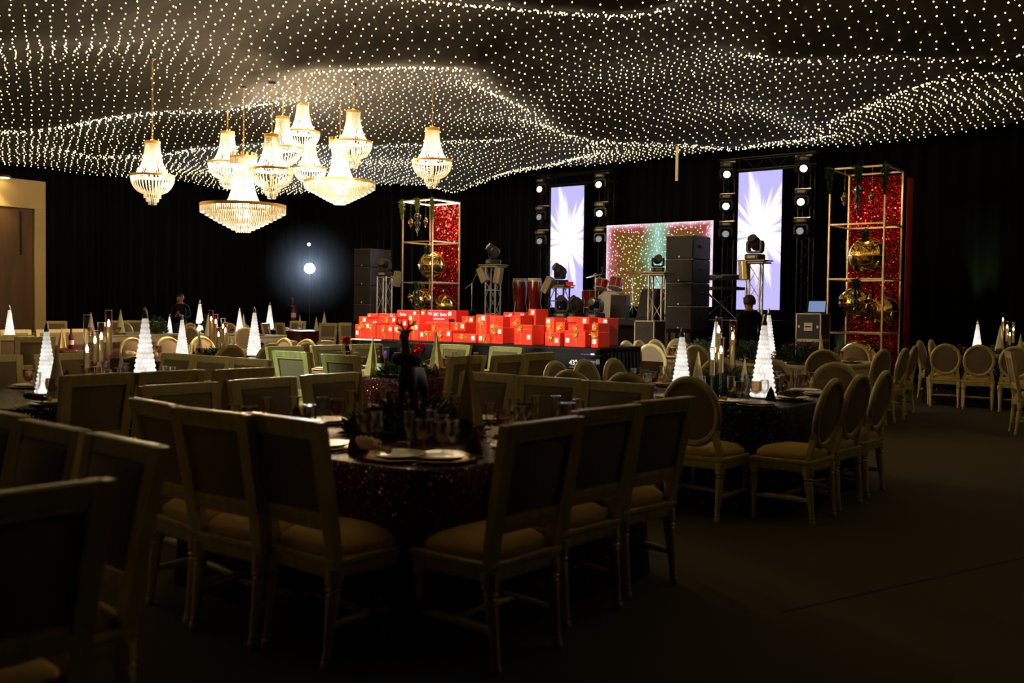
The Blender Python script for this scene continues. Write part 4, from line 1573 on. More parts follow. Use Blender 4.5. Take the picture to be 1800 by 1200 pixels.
def candle(px, pb, ptop, pflame, dist, label, z=TOP):
    """Footed glass cylinder with a pillar candle; heights follow the photograph."""
    p = onto(at(px, pb, dist), 0.09)
    s = dist / 1750
    hT, hF = (pb - ptop) * s, (pb - pflame) * s
    t = thing('candle_glass', label, 'candle holder', (p.x, p.y, z + 0.0005), 0, 'tall glass candle holders')
    r = 0.029
    MB().lathe([(0.045, 0), (0.045, 0.004), (0.012, 0.012), (0.010, hF * 0.45), (0.022, hF * 0.45 + 0.012), (0.028, hF * 0.45 + 0.02)], 16).build('foot', 'glass', t)
    MB().lathe([(r, hF * 0.45 + 0.018), (r, hT), (r - 0.002, hT), (r - 0.002, hF * 0.45 + 0.022)], 18, caps=False).build('cylinder', 'glass', t)
    MB().tube([(r * math.cos(a), r * math.sin(a), hT) for a in [2 * PI * k / 18 for k in range(18)]], 0.0022, 5, closed=True).build('rim_glint', 'rim_highlight', t)  # bright ring added as the highlight on the cylinder's lip
    c0, c1 = hF * 0.45 + 0.021, hF - 0.03
    c1 = max(c1, c0 + 0.02)
    MB().lathe([(0.019, c0), (0.020, c0 + 0.01), (0.020, c1 - 0.004), (0.014, c1), (0.004, c1 - 0.003)], 16).build('candle', 'wax', t)
    MB().lathe([(0.002, c1), (0.009, c1 + 0.012), (0.011, c1 + 0.022), (0.007, c1 + 0.04), (0.001, c1 + 0.058)], 10).build('flame', 'flame', t)
    return t


candle(153, 690, 560, 619, 8.0, 'tall candle glass with a low flame, first on the left black table')
candle(178, 688, 574, 597, 8.15, 'shorter candle glass in the middle of the left black table')
candle(191, 684, 551, 573, 8.3, 'tallest candle glass with a high flame on the left black table')
candle(167, 684, 590, 606, 8.5, 'small candle glass behind the others on the left black table')
candle(371, 628, 542, 556, 12.6, 'tallest candle glass on the black table behind the square chairs')
candle(379, 630, 550, 562, 12.5, 'second candle glass beside the tallest behind the square chairs')
candle(392, 630, 557, 570, 12.5, 'third candle glass behind the square chairs')
candle(396, 632, 564, 577, 12.2, 'fourth candle glass close behind the third')
candle(384, 633, 572, 584, 12.0, 'shortest candle glass before the pinkish chair behind the square chairs')
candle(1261, 694, 560, 580, 8.3, 'tallest candle glass on the aisle table')
candle(1286, 692, 564, 591, 8.4, 'candle glass with clear stem right of the tallest on the aisle table')
candle(1266, 697, 595, 615, 8.1, 'middle candle glass before the tallest on the aisle table')
candle(1251, 697, 612, 626, 8.1, 'shortest candle glass on the aisle table')
candle(1761, 626, 552, 562, 17.0, 'tallest candle glass on the far right table')
candle(1769, 627, 566, 575, 16.9, 'second candle glass on the far right table')
candle(1774, 628, 579, 589, 16.8, 'shortest candle glass on the far right table')
candle(1780, 628, 570, 581, 17.0, 'last candle glass before the picture edge on the far right table')


def foliage(rx, ry, h, n, seed, length=0.085, width=0.010, lift=0.6):
    rs = random.Random(seed)
    vs, fs = [], []
    for i in range(n):
        a = rs.uniform(0, 2 * PI)
        q = math.sqrt(rs.uniform(0.02, 1))
        x, y = rx * q * math.cos(a), ry * q * math.sin(a)
        z = h * (1 - q * q * 0.85) * rs.uniform(0.25, 1.0)
        d = Vector((math.cos(a) + rs.uniform(-0.8, 0.8), math.sin(a) + rs.uniform(-0.8, 0.8), rs.uniform(-0.1, lift * 2))).normalized()
        L = length * rs.uniform(0.6, 1.3)
        w = d.cross(Vector((rs.uniform(-1, 1), rs.uniform(-1, 1), rs.uniform(-1, 1)))).normalized() * width
        p = Vector((x, y, max(0.006, z)))
        k = len(vs)
        q2 = p + d * L
        q2.z = max(q2.z, 0.008)
        m = p + d * L * 0.45
        m.z = max(m.z, 0.006)
        vs += [p, m + w, q2, m - w]
        fs.append((k, k + 1, k + 2, k + 3))
    return MB().add(vs, fs)


def centrepiece(loc, rx, ry, h, n, seed, label, berries=6, group='evergreen centrepieces'):
    t = thing('evergreen_centrepiece', label, 'greenery', loc, 0, group)
    stuff(foliage(rx, ry, h, n, seed).build('foliage', 'fir_green', t, smooth=False))
    MB().lathe([(rx * 0.55, 0.0), (rx * 0.55, 0.02), (rx * 0.3, h * 0.4)], 14, squash=(1, ry / rx)).build('moss_base', 'fir_green', t)
    rs = random.Random(seed)
    for k in range(berries):
        a = rs.uniform(0, 2 * PI)
        MB().ball((rx * 0.7 * math.cos(a), ry * 0.7 * math.sin(a), h * rs.uniform(0.5, 0.9)), 0.022, 10, 6).build('red_flower', 'berry_red', t)
    return t


c1 = onto(on_z(725, 762, TOP), 0.24)
centrepiece((c1.x, c1.y, TOP), 0.34, 0.34, 0.16, 1500, 1, 'evergreen garland around the reindeer on the front table', 4)
c2 = onto(on_z(712, 664, TOP), 0.24)
centrepiece((c2.x, c2.y, TOP), 0.24, 0.24, 0.16, 700, 2, 'evergreen garland on the second maroon table', 3)
c8 = onto(on_z(1272, 690, TOP), 0.24)
centrepiece((c8.x, c8.y, TOP), 0.34, 0.30, 0.20, 1300, 3, 'evergreen garland around the candle feet on the aisle table', 2)
c4 = onto(at(388, 630, 12.6), 0.24)
centrepiece((c4.x, c4.y, TOP), 0.34, 0.26, 0.15, 700, 4, 'evergreen garland around the candles behind the square chairs', 2)
for k, (px, d, w) in enumerate(((1405, 13.3, 'red-berried bushy evergreen arrangement on the pale table, nearer the speaker case'), (1325, 13.7, 'bushy evergreen arrangement on the pale table behind the largest tree'), (1236, 13.8, 'low evergreen arrangement on the pale table behind the candle glasses'))):
    c9 = onto(at(px, 640, d), 0.24)
    centrepiece((c9.x, c9.y, TOP), 0.30, 0.30, 0.30, 1000, 5 + k, w, 6 if k == 0 else 3)
c7 = onto(at(277, 586, 22.9), 0.24)
centrepiece((c7.x, c7.y, TOP), 0.22, 0.22, 0.42, 700, 9, 'tall leafy centrepiece on the pale table by the door', 0)
c7 = onto(at(368, 589, 21.9), 0.24)
centrepiece((c7.x, c7.y, TOP), 0.3, 0.2, 0.22, 500, 10, 'dark evergreen arrangement on the far pale table under the reindeer', 0)
c10 = onto(at(1752, 624, 17.2), 0.24)
centrepiece((c10.x, c10.y, TOP), 0.28, 0.22, 0.12, 400, 11, 'low evergreen arrangement on the far right table', 0)


def skin_mesh(name, joints, edges, mats, sub=2):
    me = bpy.data.meshes.new(name)
    me.from_pydata([j[:3] for j in joints], edges, [])
    o = bpy.data.objects.new(name, me)
    C.objects.link(o)
    md = o.modifiers.new('skin', 'SKIN')
    md.use_smooth_shade = True
    for i, j in enumerate(joints):
        r = j[3]
        me.skin_vertices[0].data[i].radius = (r, r) if not isinstance(r, tuple) else r
    me.skin_vertices[0].data[0].use_root = True
    sb = o.modifiers.new('sub', 'SUBSURF')
    sb.levels = sb.render_levels = sub
    dg = bpy.context.evaluated_depsgraph_get()
    out = bpy.data.meshes.new_from_object(o.evaluated_get(dg))
    bpy.data.objects.remove(o)
    out.materials.clear()
    for m in mats:
        out.materials.append(MATS[m])
    out.polygons.foreach_set('use_smooth', [True] * len(out.polygons))
    return out


def reindeer():
    """Standing stag, 0.62 to the antler tips, looking along +y."""
    t = thing('reindeer_figurine', 'x', 'reindeer')
    J = [(0, -0.02, 0.30, 0.046), (0, 0.08, 0.32, 0.050), (0, -0.11, 0.305, 0.045),          # 0 trunk 1 chest 2 rump
         (0, 0.12, 0.40, 0.040), (0, 0.14, 0.48, 0.027), (0, 0.15, 0.535, 0.026), (0, 0.19, 0.528, 0.019), (0, 0.222, 0.515, 0.014),  # neck, head, muzzle
         (0, -0.165, 0.335, 0.018), (0, -0.19, 0.31, 0.012)]                                  # tail
    E = [(0, 1), (0, 2), (1, 3), (3, 4), (4, 5), (5, 6), (6, 7), (2, 8), (8, 9)]
    for s in (-1, 1):
        k = len(J)
        J += [(0.038 * s, 0.10, 0.255, 0.030), (0.042 * s, 0.105, 0.145, 0.015), (0.042 * s, 0.098, 0.055, 0.011), (0.042 * s, 0.108, 0.008, 0.013)]
        E += [(1, k), (k, k + 1), (k + 1, k + 2), (k + 2, k + 3)]
        k = len(J)
        J += [(0.038 * s, -0.105, 0.24, 0.034), (0.042 * s, -0.155, 0.135, 0.016), (0.042 * s, -0.138, 0.055, 0.011), (0.042 * s, -0.128, 0.008, 0.013)]
        E += [(2, k), (k, k + 1), (k + 1, k + 2), (k + 2, k + 3)]
        k = len(J)
        J += [(0.034 * s, 0.14, 0.553, 0.008), (0.055 * s, 0.135, 0.556, 0.004)]
        E += [(5, k), (k, k + 1)]
    put('body', skin_mesh('reindeer_body', J, E, ['deer_black']), t)
    for s in (-1, 1):
        mb = MB()
        mb.tube([(0.010 * s, 0.145, 0.552), (0.024 * s, 0.14, 0.575), (0.046 * s, 0.135, 0.582), (0.058 * s, 0.14, 0.602), (0.052 * s, 0.145, 0.622)], [0.007, 0.007, 0.006, 0.005, 0.003], 7)
        mb.tube([(0.024 * s, 0.14, 0.575), (0.026 * s, 0.15, 0.598), (0.022 * s, 0.155, 0.612)], [0.006, 0.005, 0.003], 6)
        mb.tube([(0.046 * s, 0.135, 0.582), (0.066 * s, 0.135, 0.588), (0.074 * s, 0.14, 0.606)], [0.006, 0.005, 0.003], 6)
        mb.build('antler', 'deer_black', t)
    MB().tube([(0.085 * math.cos(a), 0.115 + 0.06 * math.sin(a), 0.40 + 0.02 * math.sin(a)) for a in [2 * PI * k / 20 for k in range(20)]], 0.02, 7, closed=True).build('neck_wreath', 'fir_green', t)
    return t


DEER, deer_used = reindeer(), []
again(DEER, deer_used, (c1.x, c1.y, TOP + 0.001), R(38 + 180 - 12), 'black reindeer figurine with antlers and wreath on the front maroon table', None, 1.0).scale = (0.78, 1.0, 1.02)
pd = onto(at(353, 590, 21.4), 0.12)
again(DEER, deer_used, (pd.x, pd.y, TOP + 0.001), R(38 - 90), 'small black reindeer before the bright tree on the far pale table', None, 0.8)


def bottle(loc, label, m='maroon_napkin'):
    t = thing('wine_bottle', label, 'bottle', loc)
    MB().lathe([(0.034, 0), (0.037, 0.006), (0.037, 0.17), (0.03, 0.205), (0.014, 0.225), (0.0135, 0.29), (0.016, 0.292), (0.016, 0.305)], 18).build('glass_body', m, t)
    MB().lathe([(0.0375, 0.06), (0.0375, 0.13)], 18, caps=False).build('label_band', 'white_card', t)
    return t


pb_ = onto(on_z(669, 662, TOP), 0.12)
bottle((pb_.x, pb_.y, TOP + 0.001), 'dark wine bottle behind the greenish folded tree on the second maroon table', 'dark_plate')
pb_ = onto(at(125, 607, 15.0), 0.12)
bottle((pb_.x, pb_.y, TOP + 0.001), 'dark bottle beside the gold cone at the copper-lit chairs')

# ------------------------------------------------------------------ gift pile and TV cartons
GZ = 0.985
gt = thing('gift_table', 'long table with black draped cloth carrying the red gift pile', 'table', (-8.855, 10.76, 0))
MB().box((0, 0, GZ - 0.02), (4.40, 0.99, 0.04), bev=0.006).build('table_top', 'black_carton', gt)
n = 160
vs, fs = [], []
for i in range(n):
    f = i / n * 4
    k, u = int(f), f - int(f)
    cs = [(-2.19, -0.485), (2.19, -0.485), (2.19, 0.485), (-2.19, 0.485)]
    a, b = Vector((*cs[k], 0)), Vector((*cs[(k + 1) % 4], 0))
    p = a.lerp(b, u)
    nrm = Vector(((b - a).y, -(b - a).x, 0)).normalized()
    for z, w in ((GZ - 0.022, 0.0), (0.5, 0.02), (0.005, 0.03)):
        vs.append(p + nrm * w * math.sin(i * 1.7) + Vector((0, 0, z)))
for i in range(n):
    j = (i + 1) % n
    for q in range(2):
        fs.append((i * 3 + q, j * 3 + q, j * 3 + q + 1, i * 3 + q + 1))
MB().add(vs, fs).build('black_drape', 'dark_cloth', gt)
MB().box((-1.89, -0.51, GZ - 0.012), (0.62, 0.03, 0.02)).build('lit_edge', 'white_card', gt)  # pale strip stands in for light on the black cloth's edge

# a gold bow: crossing loops
mb = MB()
for k in range(7):
    a = 2 * PI * k / 7
    d = Vector((math.cos(a), 0, math.sin(a)))
    s = Vector((-math.sin(a), 0, math.cos(a)))
    L = 0.034 + 0.008 * (k % 3)
    pts = [d * (L * t) + Vector((0, -h, 0)) for t, h in ((0.0, 0.004), (0.45, 0.022), (0.85, 0.024), (1.0, 0.014), (0.8, 0.004), (0.1, 0.002))]
    vs = [p + s * w for p in pts for w in (-0.0085, 0.0085)]
    mb.add(vs, [(2 * i, 2 * i + 1, 2 * i + 3, 2 * i + 2) for i in range(len(pts) - 1)])
mb.add([(0.0, -0.006, -0.01), (0.016, -0.006, -0.012), (0.026, -0.004, -0.085), (0.012, -0.004, -0.08)], [(0, 1, 2, 3)])
mb.add([(-0.012, -0.006, -0.01), (0.002, -0.006, -0.012), (-0.010, -0.004, -0.070), (-0.024, -0.004, -0.066)], [(0, 1, 2, 3)])
BOW = mb.mesh('bow', 'gold_foil', True, 30)
CARD = MB().box((0, 0, 0), (0.054, 0.003, 0.058)).mesh('number_card', 'white_card', False)
NUM = {}


def number_mesh(s):
    if s not in NUM:
        me = text_mesh(s, 0.036, 0.0006, 'CENTER')
        me.materials.append(MATS['grey_ink'])
        NUM[s] = me
    return NUM[s]


rsg = random.Random(5)
ROWS = ['front', 'middle', 'back']
YF = [10.30, 10.60, 10.92]
DEP = [0.26, 0.28, 0.28]


def gift(row_i, idx, pl, pr, pt, style='gift', num=None, bow=True):
    yf = YF[row_i] + rsg.uniform(-0.02, 0.02)
    x0, x1 = on_y(pl, 575, yf).x, on_y(pr, 575, yf).x
    zt = on_y((pl + pr) / 2, pt, yf).z
    w, h, dp = x1 - x0 - 0.008, zt - GZ, DEP[row_i]
    kind = {'gift': 'red gift with gold bow', 'tv': 'red TV carton with white lettering', 'plain': 'plain red wrapped carton'}[style]
    cat = 'gift' if style != 'tv' else 'carton'
    t = thing('gift_box' if style != 'tv' else 'television_carton', f"{kind}, {ORD[idx]} from the left in the pile's {ROWS[row_i]} row", cat, ((x0 + x1) / 2, yf, GZ + 0.001), R(rsg.uniform(-1.2, 1.2)), 'red gift pile')
    MB().box((0, dp / 2, h / 2), (w, dp, h), bev=0.005).build('wrapped_box', 'red_paper' if style != 'tv' else 'red_carton', t)
    if style == 'gift':
        bx_, bz_ = rsg.uniform(-0.2, 0.15) * w, h * rsg.uniform(0.55, 0.8)
        MB().box((bx_, -0.0008, h / 2), (0.006, 0.003, h - 0.012)).build('ribbon', 'gold_foil', t, smooth=False)
        MB().box((0, -0.0012, bz_), (w - 0.012, 0.003, 0.005)).build('ribbon', 'gold_foil', t, smooth=False)
        if bow:
            b = put('bow', BOW, t, (bx_, -0.003, bz_))
            b.rotation_euler = (0, rsg.uniform(0, 6), 0)
            b.scale = (1.0,) * 3
        cxx = w * 0.5 - 0.05 if bx_ < 0.02 * w else -w * 0.5 + 0.05
        cz = h - 0.05 if rsg.random() < 0.75 else h * 0.4
    else:
        cxx, cz = w * 0.3, h - 0.05
    c = put('number_card', CARD, t, (cxx, -0.0035, cz))
    if num:
        put('number', number_mesh(num), c, (0, -0.0022, -0.016), rot=(PI / 2, 0, 0))
    return t, w, h


row0 = [(624, 642, 570), (642, 660, 567), (661, 691, 572), (692, 709, 572), (710, 721, 583), (722, 736, 569), (737, 764, 582), (765, 794, 580), (796, 837, 587), (840, 862, 588), (863, 884, 576), (903, 936, 571), (958, 985, 584), (992, 1029, 581), (1039, 1052, 584)]
nums0 = ['10', '9', '7', '12', None, None, '6', '5', '15', '16', '14', '11', '8', '8', '3']
for i, (a, b, c) in enumerate(row0):
    gift(0, i, a, b, c, num=nums0[i])
row1 = [(630, 645, 556), (646, 664, 562), (665, 697, 556), (698, 716, 562), (717, 737, 553), (748, 789, 566), (791, 818, 567), (836, 855, 553), (860, 884, 556), (896, 915, 554), (928, 944, 572), (958, 974, 558), (976, 993, 566), (998, 1026, 569), (1039, 1052, 568)]
nums1 = [None, '4', '12', '17', None, '11', '13', None, '21', '18', '2', '11', '2', '1', '2']
for i, (a, b, c) in enumerate(row1):
    gift(1, i, a, b, c, num=nums1[i])
row2 = [(645, 664, 551, 'gift'), (666, 694, 551, 'plain'), (697, 737, 545, 'tv'), (739, 748, 545, 'gift'), (750, 802, 545, 'tv'), (811, 833, 556, 'gift'), (884, 901, 549, 'tv'), (903, 922, 549, 'plain'), (928, 942, 543, 'gift'), (996, 1036, 557, 'plain'), (1050, 1068, 559, 'plain')]
for i, (a, b, c, st) in enumerate(row2):
    t, w, h = gift(2, i, a, b, c, st, num=None if st == 'tv' else str(19 + i))
    if st == 'tv':
        words_ = {697: ('\u00b7 Roku', -0.42), 750: ('TV  JVC  Roku TV', -0.46), 884: ('JVC', -0.3)}[a]
        me = text_mesh(words_[0], 0.062, 0.0006, 'LEFT', True)
        me.materials.append(MATS['white_ink'])
        put('lettering', me, t, (words_[1] * w, -0.002, h - 0.085), rot=(PI / 2, 0, 0))
        MB().box((-0.08 * w, -0.001, h - 0.13), (0.4 * w, 0.002, 0.008)).build('print_line', 'white_ink', t, smooth=False)
        MB().box((0.36 * w, -0.001, h - 0.16), (0.2 * w, 0.002, 0.07)).build('black_panel', 'black_carton', t, smooth=False)

# black TV cartons standing before the pile
TVB = [
    ('43" QLED', -7.53, -6.46, 9.98, 0.12, 0.905, 'black TV carton reading 43 inch QLED, the foremost one', 0.58),
    ('65" QLED', -8.20, -6.62, 10.13, 0.10, 0.965, 'black TV carton reading QLED behind the foremost carton', 0.66),
    ('50" QLED', -9.95, -8.75, 10.10, 0.12, 0.955, 'black TV carton reading 50 inch QLED behind the reindeer', 0.58),
]
for txt, x0, x1, y0, dp, zt, lab, fx in TVB:
    t = thing('television_carton', lab, 'carton', ((x0 + x1) / 2, y0, 0), 0, 'black television cartons')
    w = x1 - x0
    MB().box((0, dp / 2, zt / 2 + 0.002), (w, dp, zt), bev=0.004).build('carton', 'black_carton', t)
    me = text_mesh(txt if txt[0] != '6' else 'QLED', 0.088, 0.0006, 'LEFT', True)
    me.materials.append(MATS['white_ink'])
    put('lettering', me, t, (w * (fx - 0.5), -0.002, zt - 0.125), rot=(PI / 2, 0, 0))
    MB().box((w * 0.40, -0.001, zt - 0.085), (0.13, 0.002, 0.07)).build('purple_badge', 'purple_print', t, smooth=False)
    MB().box((w * 0.40, -0.0025, zt - 0.075), (0.10, 0.002, 0.016)).build('badge_line', 'white_ink', t, smooth=False)
    MB().box((w * (fx - 0.44), -0.001, zt - 0.15), (0.13, 0.002, 0.005)).build('underline', 'white_ink', t, smooth=False)
    MB().box((-w * 0.36, -0.001, zt - 0.17), (0.2, 0.002, 0.20)).build('red_starburst', 'red_carton', t, smooth=False)
    put('number_card', CARD, t, (w * 0.47, -0.003, zt - 0.07))
    for k in range(3):
        MB().box((-w * 0.36, -0.001, zt - 0.36 - k * 0.09), (0.055, 0.002, 0.05)).build('icon', 'white_card', t, smooth=False)
t = thing('television_carton', 'narrow black carton with violet print at the left end of the pile', 'carton', (-10.35, 10.08, 0), 0, 'black television cartons')
MB().box((0, 0.09, 0.44), (0.5, 0.16, 0.88), bev=0.004).build('carton', 'black_carton', t)
MB().box((0.12, 0.008, 0.78), (0.16, 0.003, 0.10)).build('purple_badge', 'purple_print', t, smooth=False)


def pom(px, py, y, r, label):
    p = on_y(px, py, y)
    vs, fs = [], []
    rs = random.Random(int(px))
    for i in range(160):
        d = Vector((rs.gauss(0, 1), rs.gauss(0, 1), rs.gauss(0, 1))).normalized()
        s = d.cross(Vector((rs.gauss(0, 1), rs.gauss(0, 1), rs.gauss(0, 1)))).normalized() * 0.009
        a, b = d * r * 0.25, d * r * rs.uniform(0.75, 1.05)
        k = len(vs)
        vs += [a - s * 0.4, a + s * 0.4, b + s, b - s]
        fs.append((k, k + 1, k + 2, k + 3))
    t = thing('foil_pompom', label, 'pompom', p, 0, 'red foil pompoms')
    stuff(MB().add(vs, fs).build('foil_strips', 'red_foil', t, smooth=False))
    MB().ball((0, 0, 0), r * 0.35, 10, 6).build('core', 'red_foil', t)
    MB().tube([(0, 0.0, 0), (0, 10.29 - p.y, GZ - 0.02 - p.z)], 0.004, 5).build('cord', 'red_foil', t)


pom(609, 599, 10.2, 0.075, 'red foil pompom at the upper left corner of the gift table')
pom(624, 613, 10.15, 0.08, 'red foil pompom hanging below the corner of the gift table')
pom(737, 612, 10.05, 0.085, 'red foil pompom beside the reindeer head, below the gifts')

# ------------------------------------------------------------------ stage gear
st2 = MB().box((-9.2, 19.45, 1.22), (1.62, 2.9, 0.12)).build('deck', 'stage_deck', stage, smooth=False)
MB().box((-9.2, 19.5, 0.58), (1.55, 2.7, 1.16)).build('skirt', 'dark_cloth', stage, smooth=False)


def truss(parent, base, h, w, m='steel', d=0.02, cells=None, rz=0.0):
    """Four-chord lattice mast: chords and zig-zag lacing are separate parts."""
    Rz = Matrix.Rotation(rz, 3, 'Z')
    b = Vector(base)
    cs = [Vector((sx * w / 2, sy * w / 2, 0)) for sx, sy in ((-1, -1), (1, -1), (1, 1), (-1, 1))]
    for c in cs:
        p = b + Rz @ c
        MB().tube([p, p + Vector((0, 0, h))], d, 8).build('chord', m, parent)
    cells = cells or max(2, int(h / (w * 1.5)))
    for k in range(4):
        a, c = Rz @ cs[k], Rz @ cs[(k + 1) % 4]
        pts = []
        for i in range(cells + 1):
            pts.append(b + (a if i % 2 == 0 else c) + Vector((0, 0, h * i / cells)))
        MB().tube(pts, d * 0.45, 6).build('lacing', m, parent)
        for z in (0.04, h * 0.5, h - 0.03):
            MB().tube([b + a + Vector((0, 0, z)), b + c + Vector((0, 0, z))], d * 0.6, 6).build('rung', m, parent)


def moving_head(lens, tilt, name='moving_head_light'):
    """Base, U-shaped yoke, tilting head with lens; stands on its base, 0.46 high; the lens looks to -y, tilted up."""
    t = thing(name, 'x', 'stage light')
    MB().box((0, 0, 0.055), (0.30, 0.28, 0.11), bev=0.02).build('base', 'black_plastic', t)
    MB().box((0, -0.142, 0.055), (0.16, 0.006, 0.05)).build('display', 'fixture_grey', t)
    mb = MB()
    pts = [(-0.145, 0.36), (-0.165, 0.30), (-0.16, 0.17), (-0.12, 0.125), (0.12, 0.125), (0.16, 0.17), (0.165, 0.30), (0.145, 0.36)]
    inn = [(-0.118, 0.35), (-0.122, 0.30), (-0.12, 0.20), (-0.10, 0.165), (0.10, 0.165), (0.12, 0.20), (0.122, 0.30), (0.118, 0.35)]
    rings = []
    for (x, z), (u, v) in zip(pts, inn):
        rings.append([(x, -0.06, z), (u, -0.06, v), (u, 0.06, v), (x, 0.06, z)])
    loft(mb, rings)
    mb.build('yoke', 'black_plastic', t)
    rot = Matrix.Rotation(R(90 - tilt), 3, 'X')
    c = (0, 0, 0.315)
    MB().lathe([(0.02, -0.15), (0.075, -0.14), (0.105, -0.09), (0.112, 0.0), (0.105, 0.07), (0.09, 0.09), (0.092, 0.15), (0.088, 0.165)], 20, c, rot=rot).build('head', 'black_plastic', t)
    MB().lathe([(0.0, 0.166), (0.05, 0.172), (0.078, 0.166)][::-1] + [], 20, c, rot=rot, caps=False).build('lens', lens, t)
    return t


MH = {'white': (moving_head('lens_white', -8), []), 'dim': (moving_head('lens_dim', -8), []), 'off': (moving_head('lens_off', 35), []), 'side': (moving_head('lens_off', 10), [])}


def head(kind, loc, rz, label, hang=False, s=1.0, group='moving head stage lights'):
    pr, u = MH[kind]
    o = again(pr, u, loc, rz, label, group, s)
    o.rotation_euler = (PI, 0, rz + PI) if hang else (0, 0, rz)
    return o


def screen(x0, x1, z0, z1, y, m, name, label, thick=0.09):
    t = thing(name, label, 'LED screen', ((x0 + x1) / 2, y, (z0 + z1) / 2))
    w, h = x1 - x0, z1 - z0
    MB().box((0, thick / 2 + 0.004, 0), (w, thick, h), bev=0.004).build('cabinet', 'black_plastic', t)
    MB().box((0, 0, 0), (w - 0.012, 0.006, h - 0.012)).build('screen_face', m, t, smooth=False)
    return t


YS = 20.3
s1 = screen(-14.68, -13.68, 1.5, 4.5, YS, 'led_burst', 'led_column', 'tall LED column showing a white burst, beside the conga drums')
s2 = screen(-9.62, -8.61, 1.5, 4.5, YS, 'led_burst', 'led_column', 'tall LED column showing a white burst, behind the keyboard')
s3 = screen(-13.02, -10.2, 1.55, 3.49, YS, 'led_picture', 'led_wall', 'wide LED wall with sparks and a cyan beam behind the drums')
lamp('led_wash', 'AREA', (-9.11, YS - 0.06, 3.0), 8, (0.75, 0.7, 1.0), target=(-9.11, 10, 2.0)).data.size = 0.9
lamp('led_wash', 'AREA', (-14.18, YS - 0.06, 3.0), 8, (0.75, 0.7, 1.0), target=(-14.18, 10, 2.0)).data.size = 0.9

for k, (xa, xb, nm) in enumerate(((-15.06, -13.30, 'beside the conga drums'), (-9.98, -8.24, 'behind the keyboard'))):
    t = thing('lighting_gantry', f'black truss gantry with stage lights framing the LED column {nm}', 'truss', (0, 0, 0), 0, 'black truss gantries')
    for x in (xa, xb):
        truss(t, (x, YS + 0.42, DECK), 4.86 - DECK, 0.26, 'black_steel', 0.016, 12)
    mb_y = YS + 0.42
    for dy in (-0.13, 0.13):
        for dz in (0, -0.26):
            MB().tube([(xa - 0.25, mb_y + dy, 4.86 + dz), (xb + 0.25, mb_y + dy, 4.86 + dz)], 0.016, 6).build('beam_chord', 'black_steel', t)
    pts = []
    for i in range(9):
        pts.append((xa - 0.2 + (xb - xa + 0.4) * i / 8, mb_y - 0.13, 4.86 - (0.26 if i % 2 else 0)))
    MB().tube(pts, 0.008, 6).build('beam_lacing', 'black_steel', t)
    kinds = [('white', 'dim', 'dim', 'white', 'white', 'dim'), ('white', 'white', 'dim', 'white', 'white', 'dim')][k]
    i = 0
    for x, sd in ((xa, 'left'), (xb, 'right')):
        for z, hh in ((4.45, 'top'), (3.75, 'middle'), (3.14, 'lowest')):
            MB().tube([(x - 0.18, YS + 0.22, z + 0.33), (x + 0.18, YS + 0.22, z + 0.33)], 0.018, 8).build('cross_bar', 'steel', t)
            for q in (-0.1, 0.1):
                MB().tube([(x + q, YS + 0.22, z + 0.33), (x + q, YS + 0.30, z + 0.33)], 0.02, 6).build('clamp', 'steel', t)
            head(kinds[i], (x, YS + 0.16, z + 0.31), random.uniform(0.05, 0.6), f'{hh} stage light on the {sd} mast of the gantry {nm}', hang=True, s=0.95)
            i += 1

# light masts
def mast(px, y, pt, base_z, label, m='steel', w=0.25, plate=True):
    p = on_y(px, pt, y)
    t = thing('truss_mast', label, 'truss', (p.x, y, base_z), 0, 'light masts before the stage')
    h = p.z - base_z
    truss(t, (0, 0, 0.02), h - 0.05, w, m, 0.019, rz=0.2)
    MB().box((0, 0, 0.01), (w + 0.2, w + 0.2, 0.02), bev=0.004).build('base_plate', m, t)
    if plate:
        MB().box((0, 0, h - 0.035), (0.55, 0.42, 0.022), bev=0.004).build('top_plate', 'fixture_grey', t)
        MB().box((0, 0, h - 0.075), (0.5, 0.38, 0.03), bev=0.004).build('top_plate', 'fixture_grey', t)
    return Vector((p.x, y, p.z)), t


def panel_light(px, py, y, tiltdeg, label, s=1.0, reach=(0.0, 0.16, 0.12)):
    p = on_y(px, py, y)
    t = thing('panel_light', label, 'stage light', p, 0, 'tilted panel lights on the masts')
    rot = Matrix.Rotation(R(tiltdeg), 3, 'Y')
    MB().box((0, 0, 0), (0.17 * s, 0.14, 0.36 * s), rot=rot, bev=0.008).build('housing', 'fixture_grey', t)
    MB().box(rot @ Vector((0, -0.072, 0)), (0.012, 0.006, 0.34 * s), rot=rot).build('centre_ridge', 'gilt', t)
    MB().box(rot @ Vector((0.0, 0.09, 0.0)), (0.05, 0.06, 0.10), rot=rot).build('bracket', 'black_steel', t)
    MB().tube([rot @ Vector((0, 0.11, 0)), Vector(reach)], 0.012, 6).build('yoke_arm', 'black_steel', t)
    return t


top, _ = mast(867, 17.5, 463, DECK, 'silver light mast left of the conga drums')
head('off', (top.x, top.y, top.z - 0.02), R(-30), 'moving head on the silver mast left of the conga drums')
panel_light(849, 483, 17.35, -27, 'panel light leaning out to the left of the mast by the congas')
panel_light(876, 484, 17.35, 10, 'panel light leaning out to the right of the mast by the congas')
top, _ = mast(984, 17.6, 499, DECK, 'low dark light mast before the first LED column', 'black_steel', 0.32)
head('off', (top.x, top.y, top.z - 0.02), R(-25), 'moving head on the low dark mast before the first LED column')
panel_light(963, 501, 17.35, 30, 'panel light leaning on the low dark mast')
fp = on_y(1001, 499, 17.5)
t = thing('red_flag', 'small bright red flag on the low dark mast', 'flag', fp)
MB().box((0, 0, 0), (0.19, 0.008, 0.095), bev=0.002).build('cloth', 'flag_red', t)
MB().tube([(-0.095, 0, 0.06), (-0.095, 0, -0.2)], 0.008, 6).build('stick', 'black_steel', t)
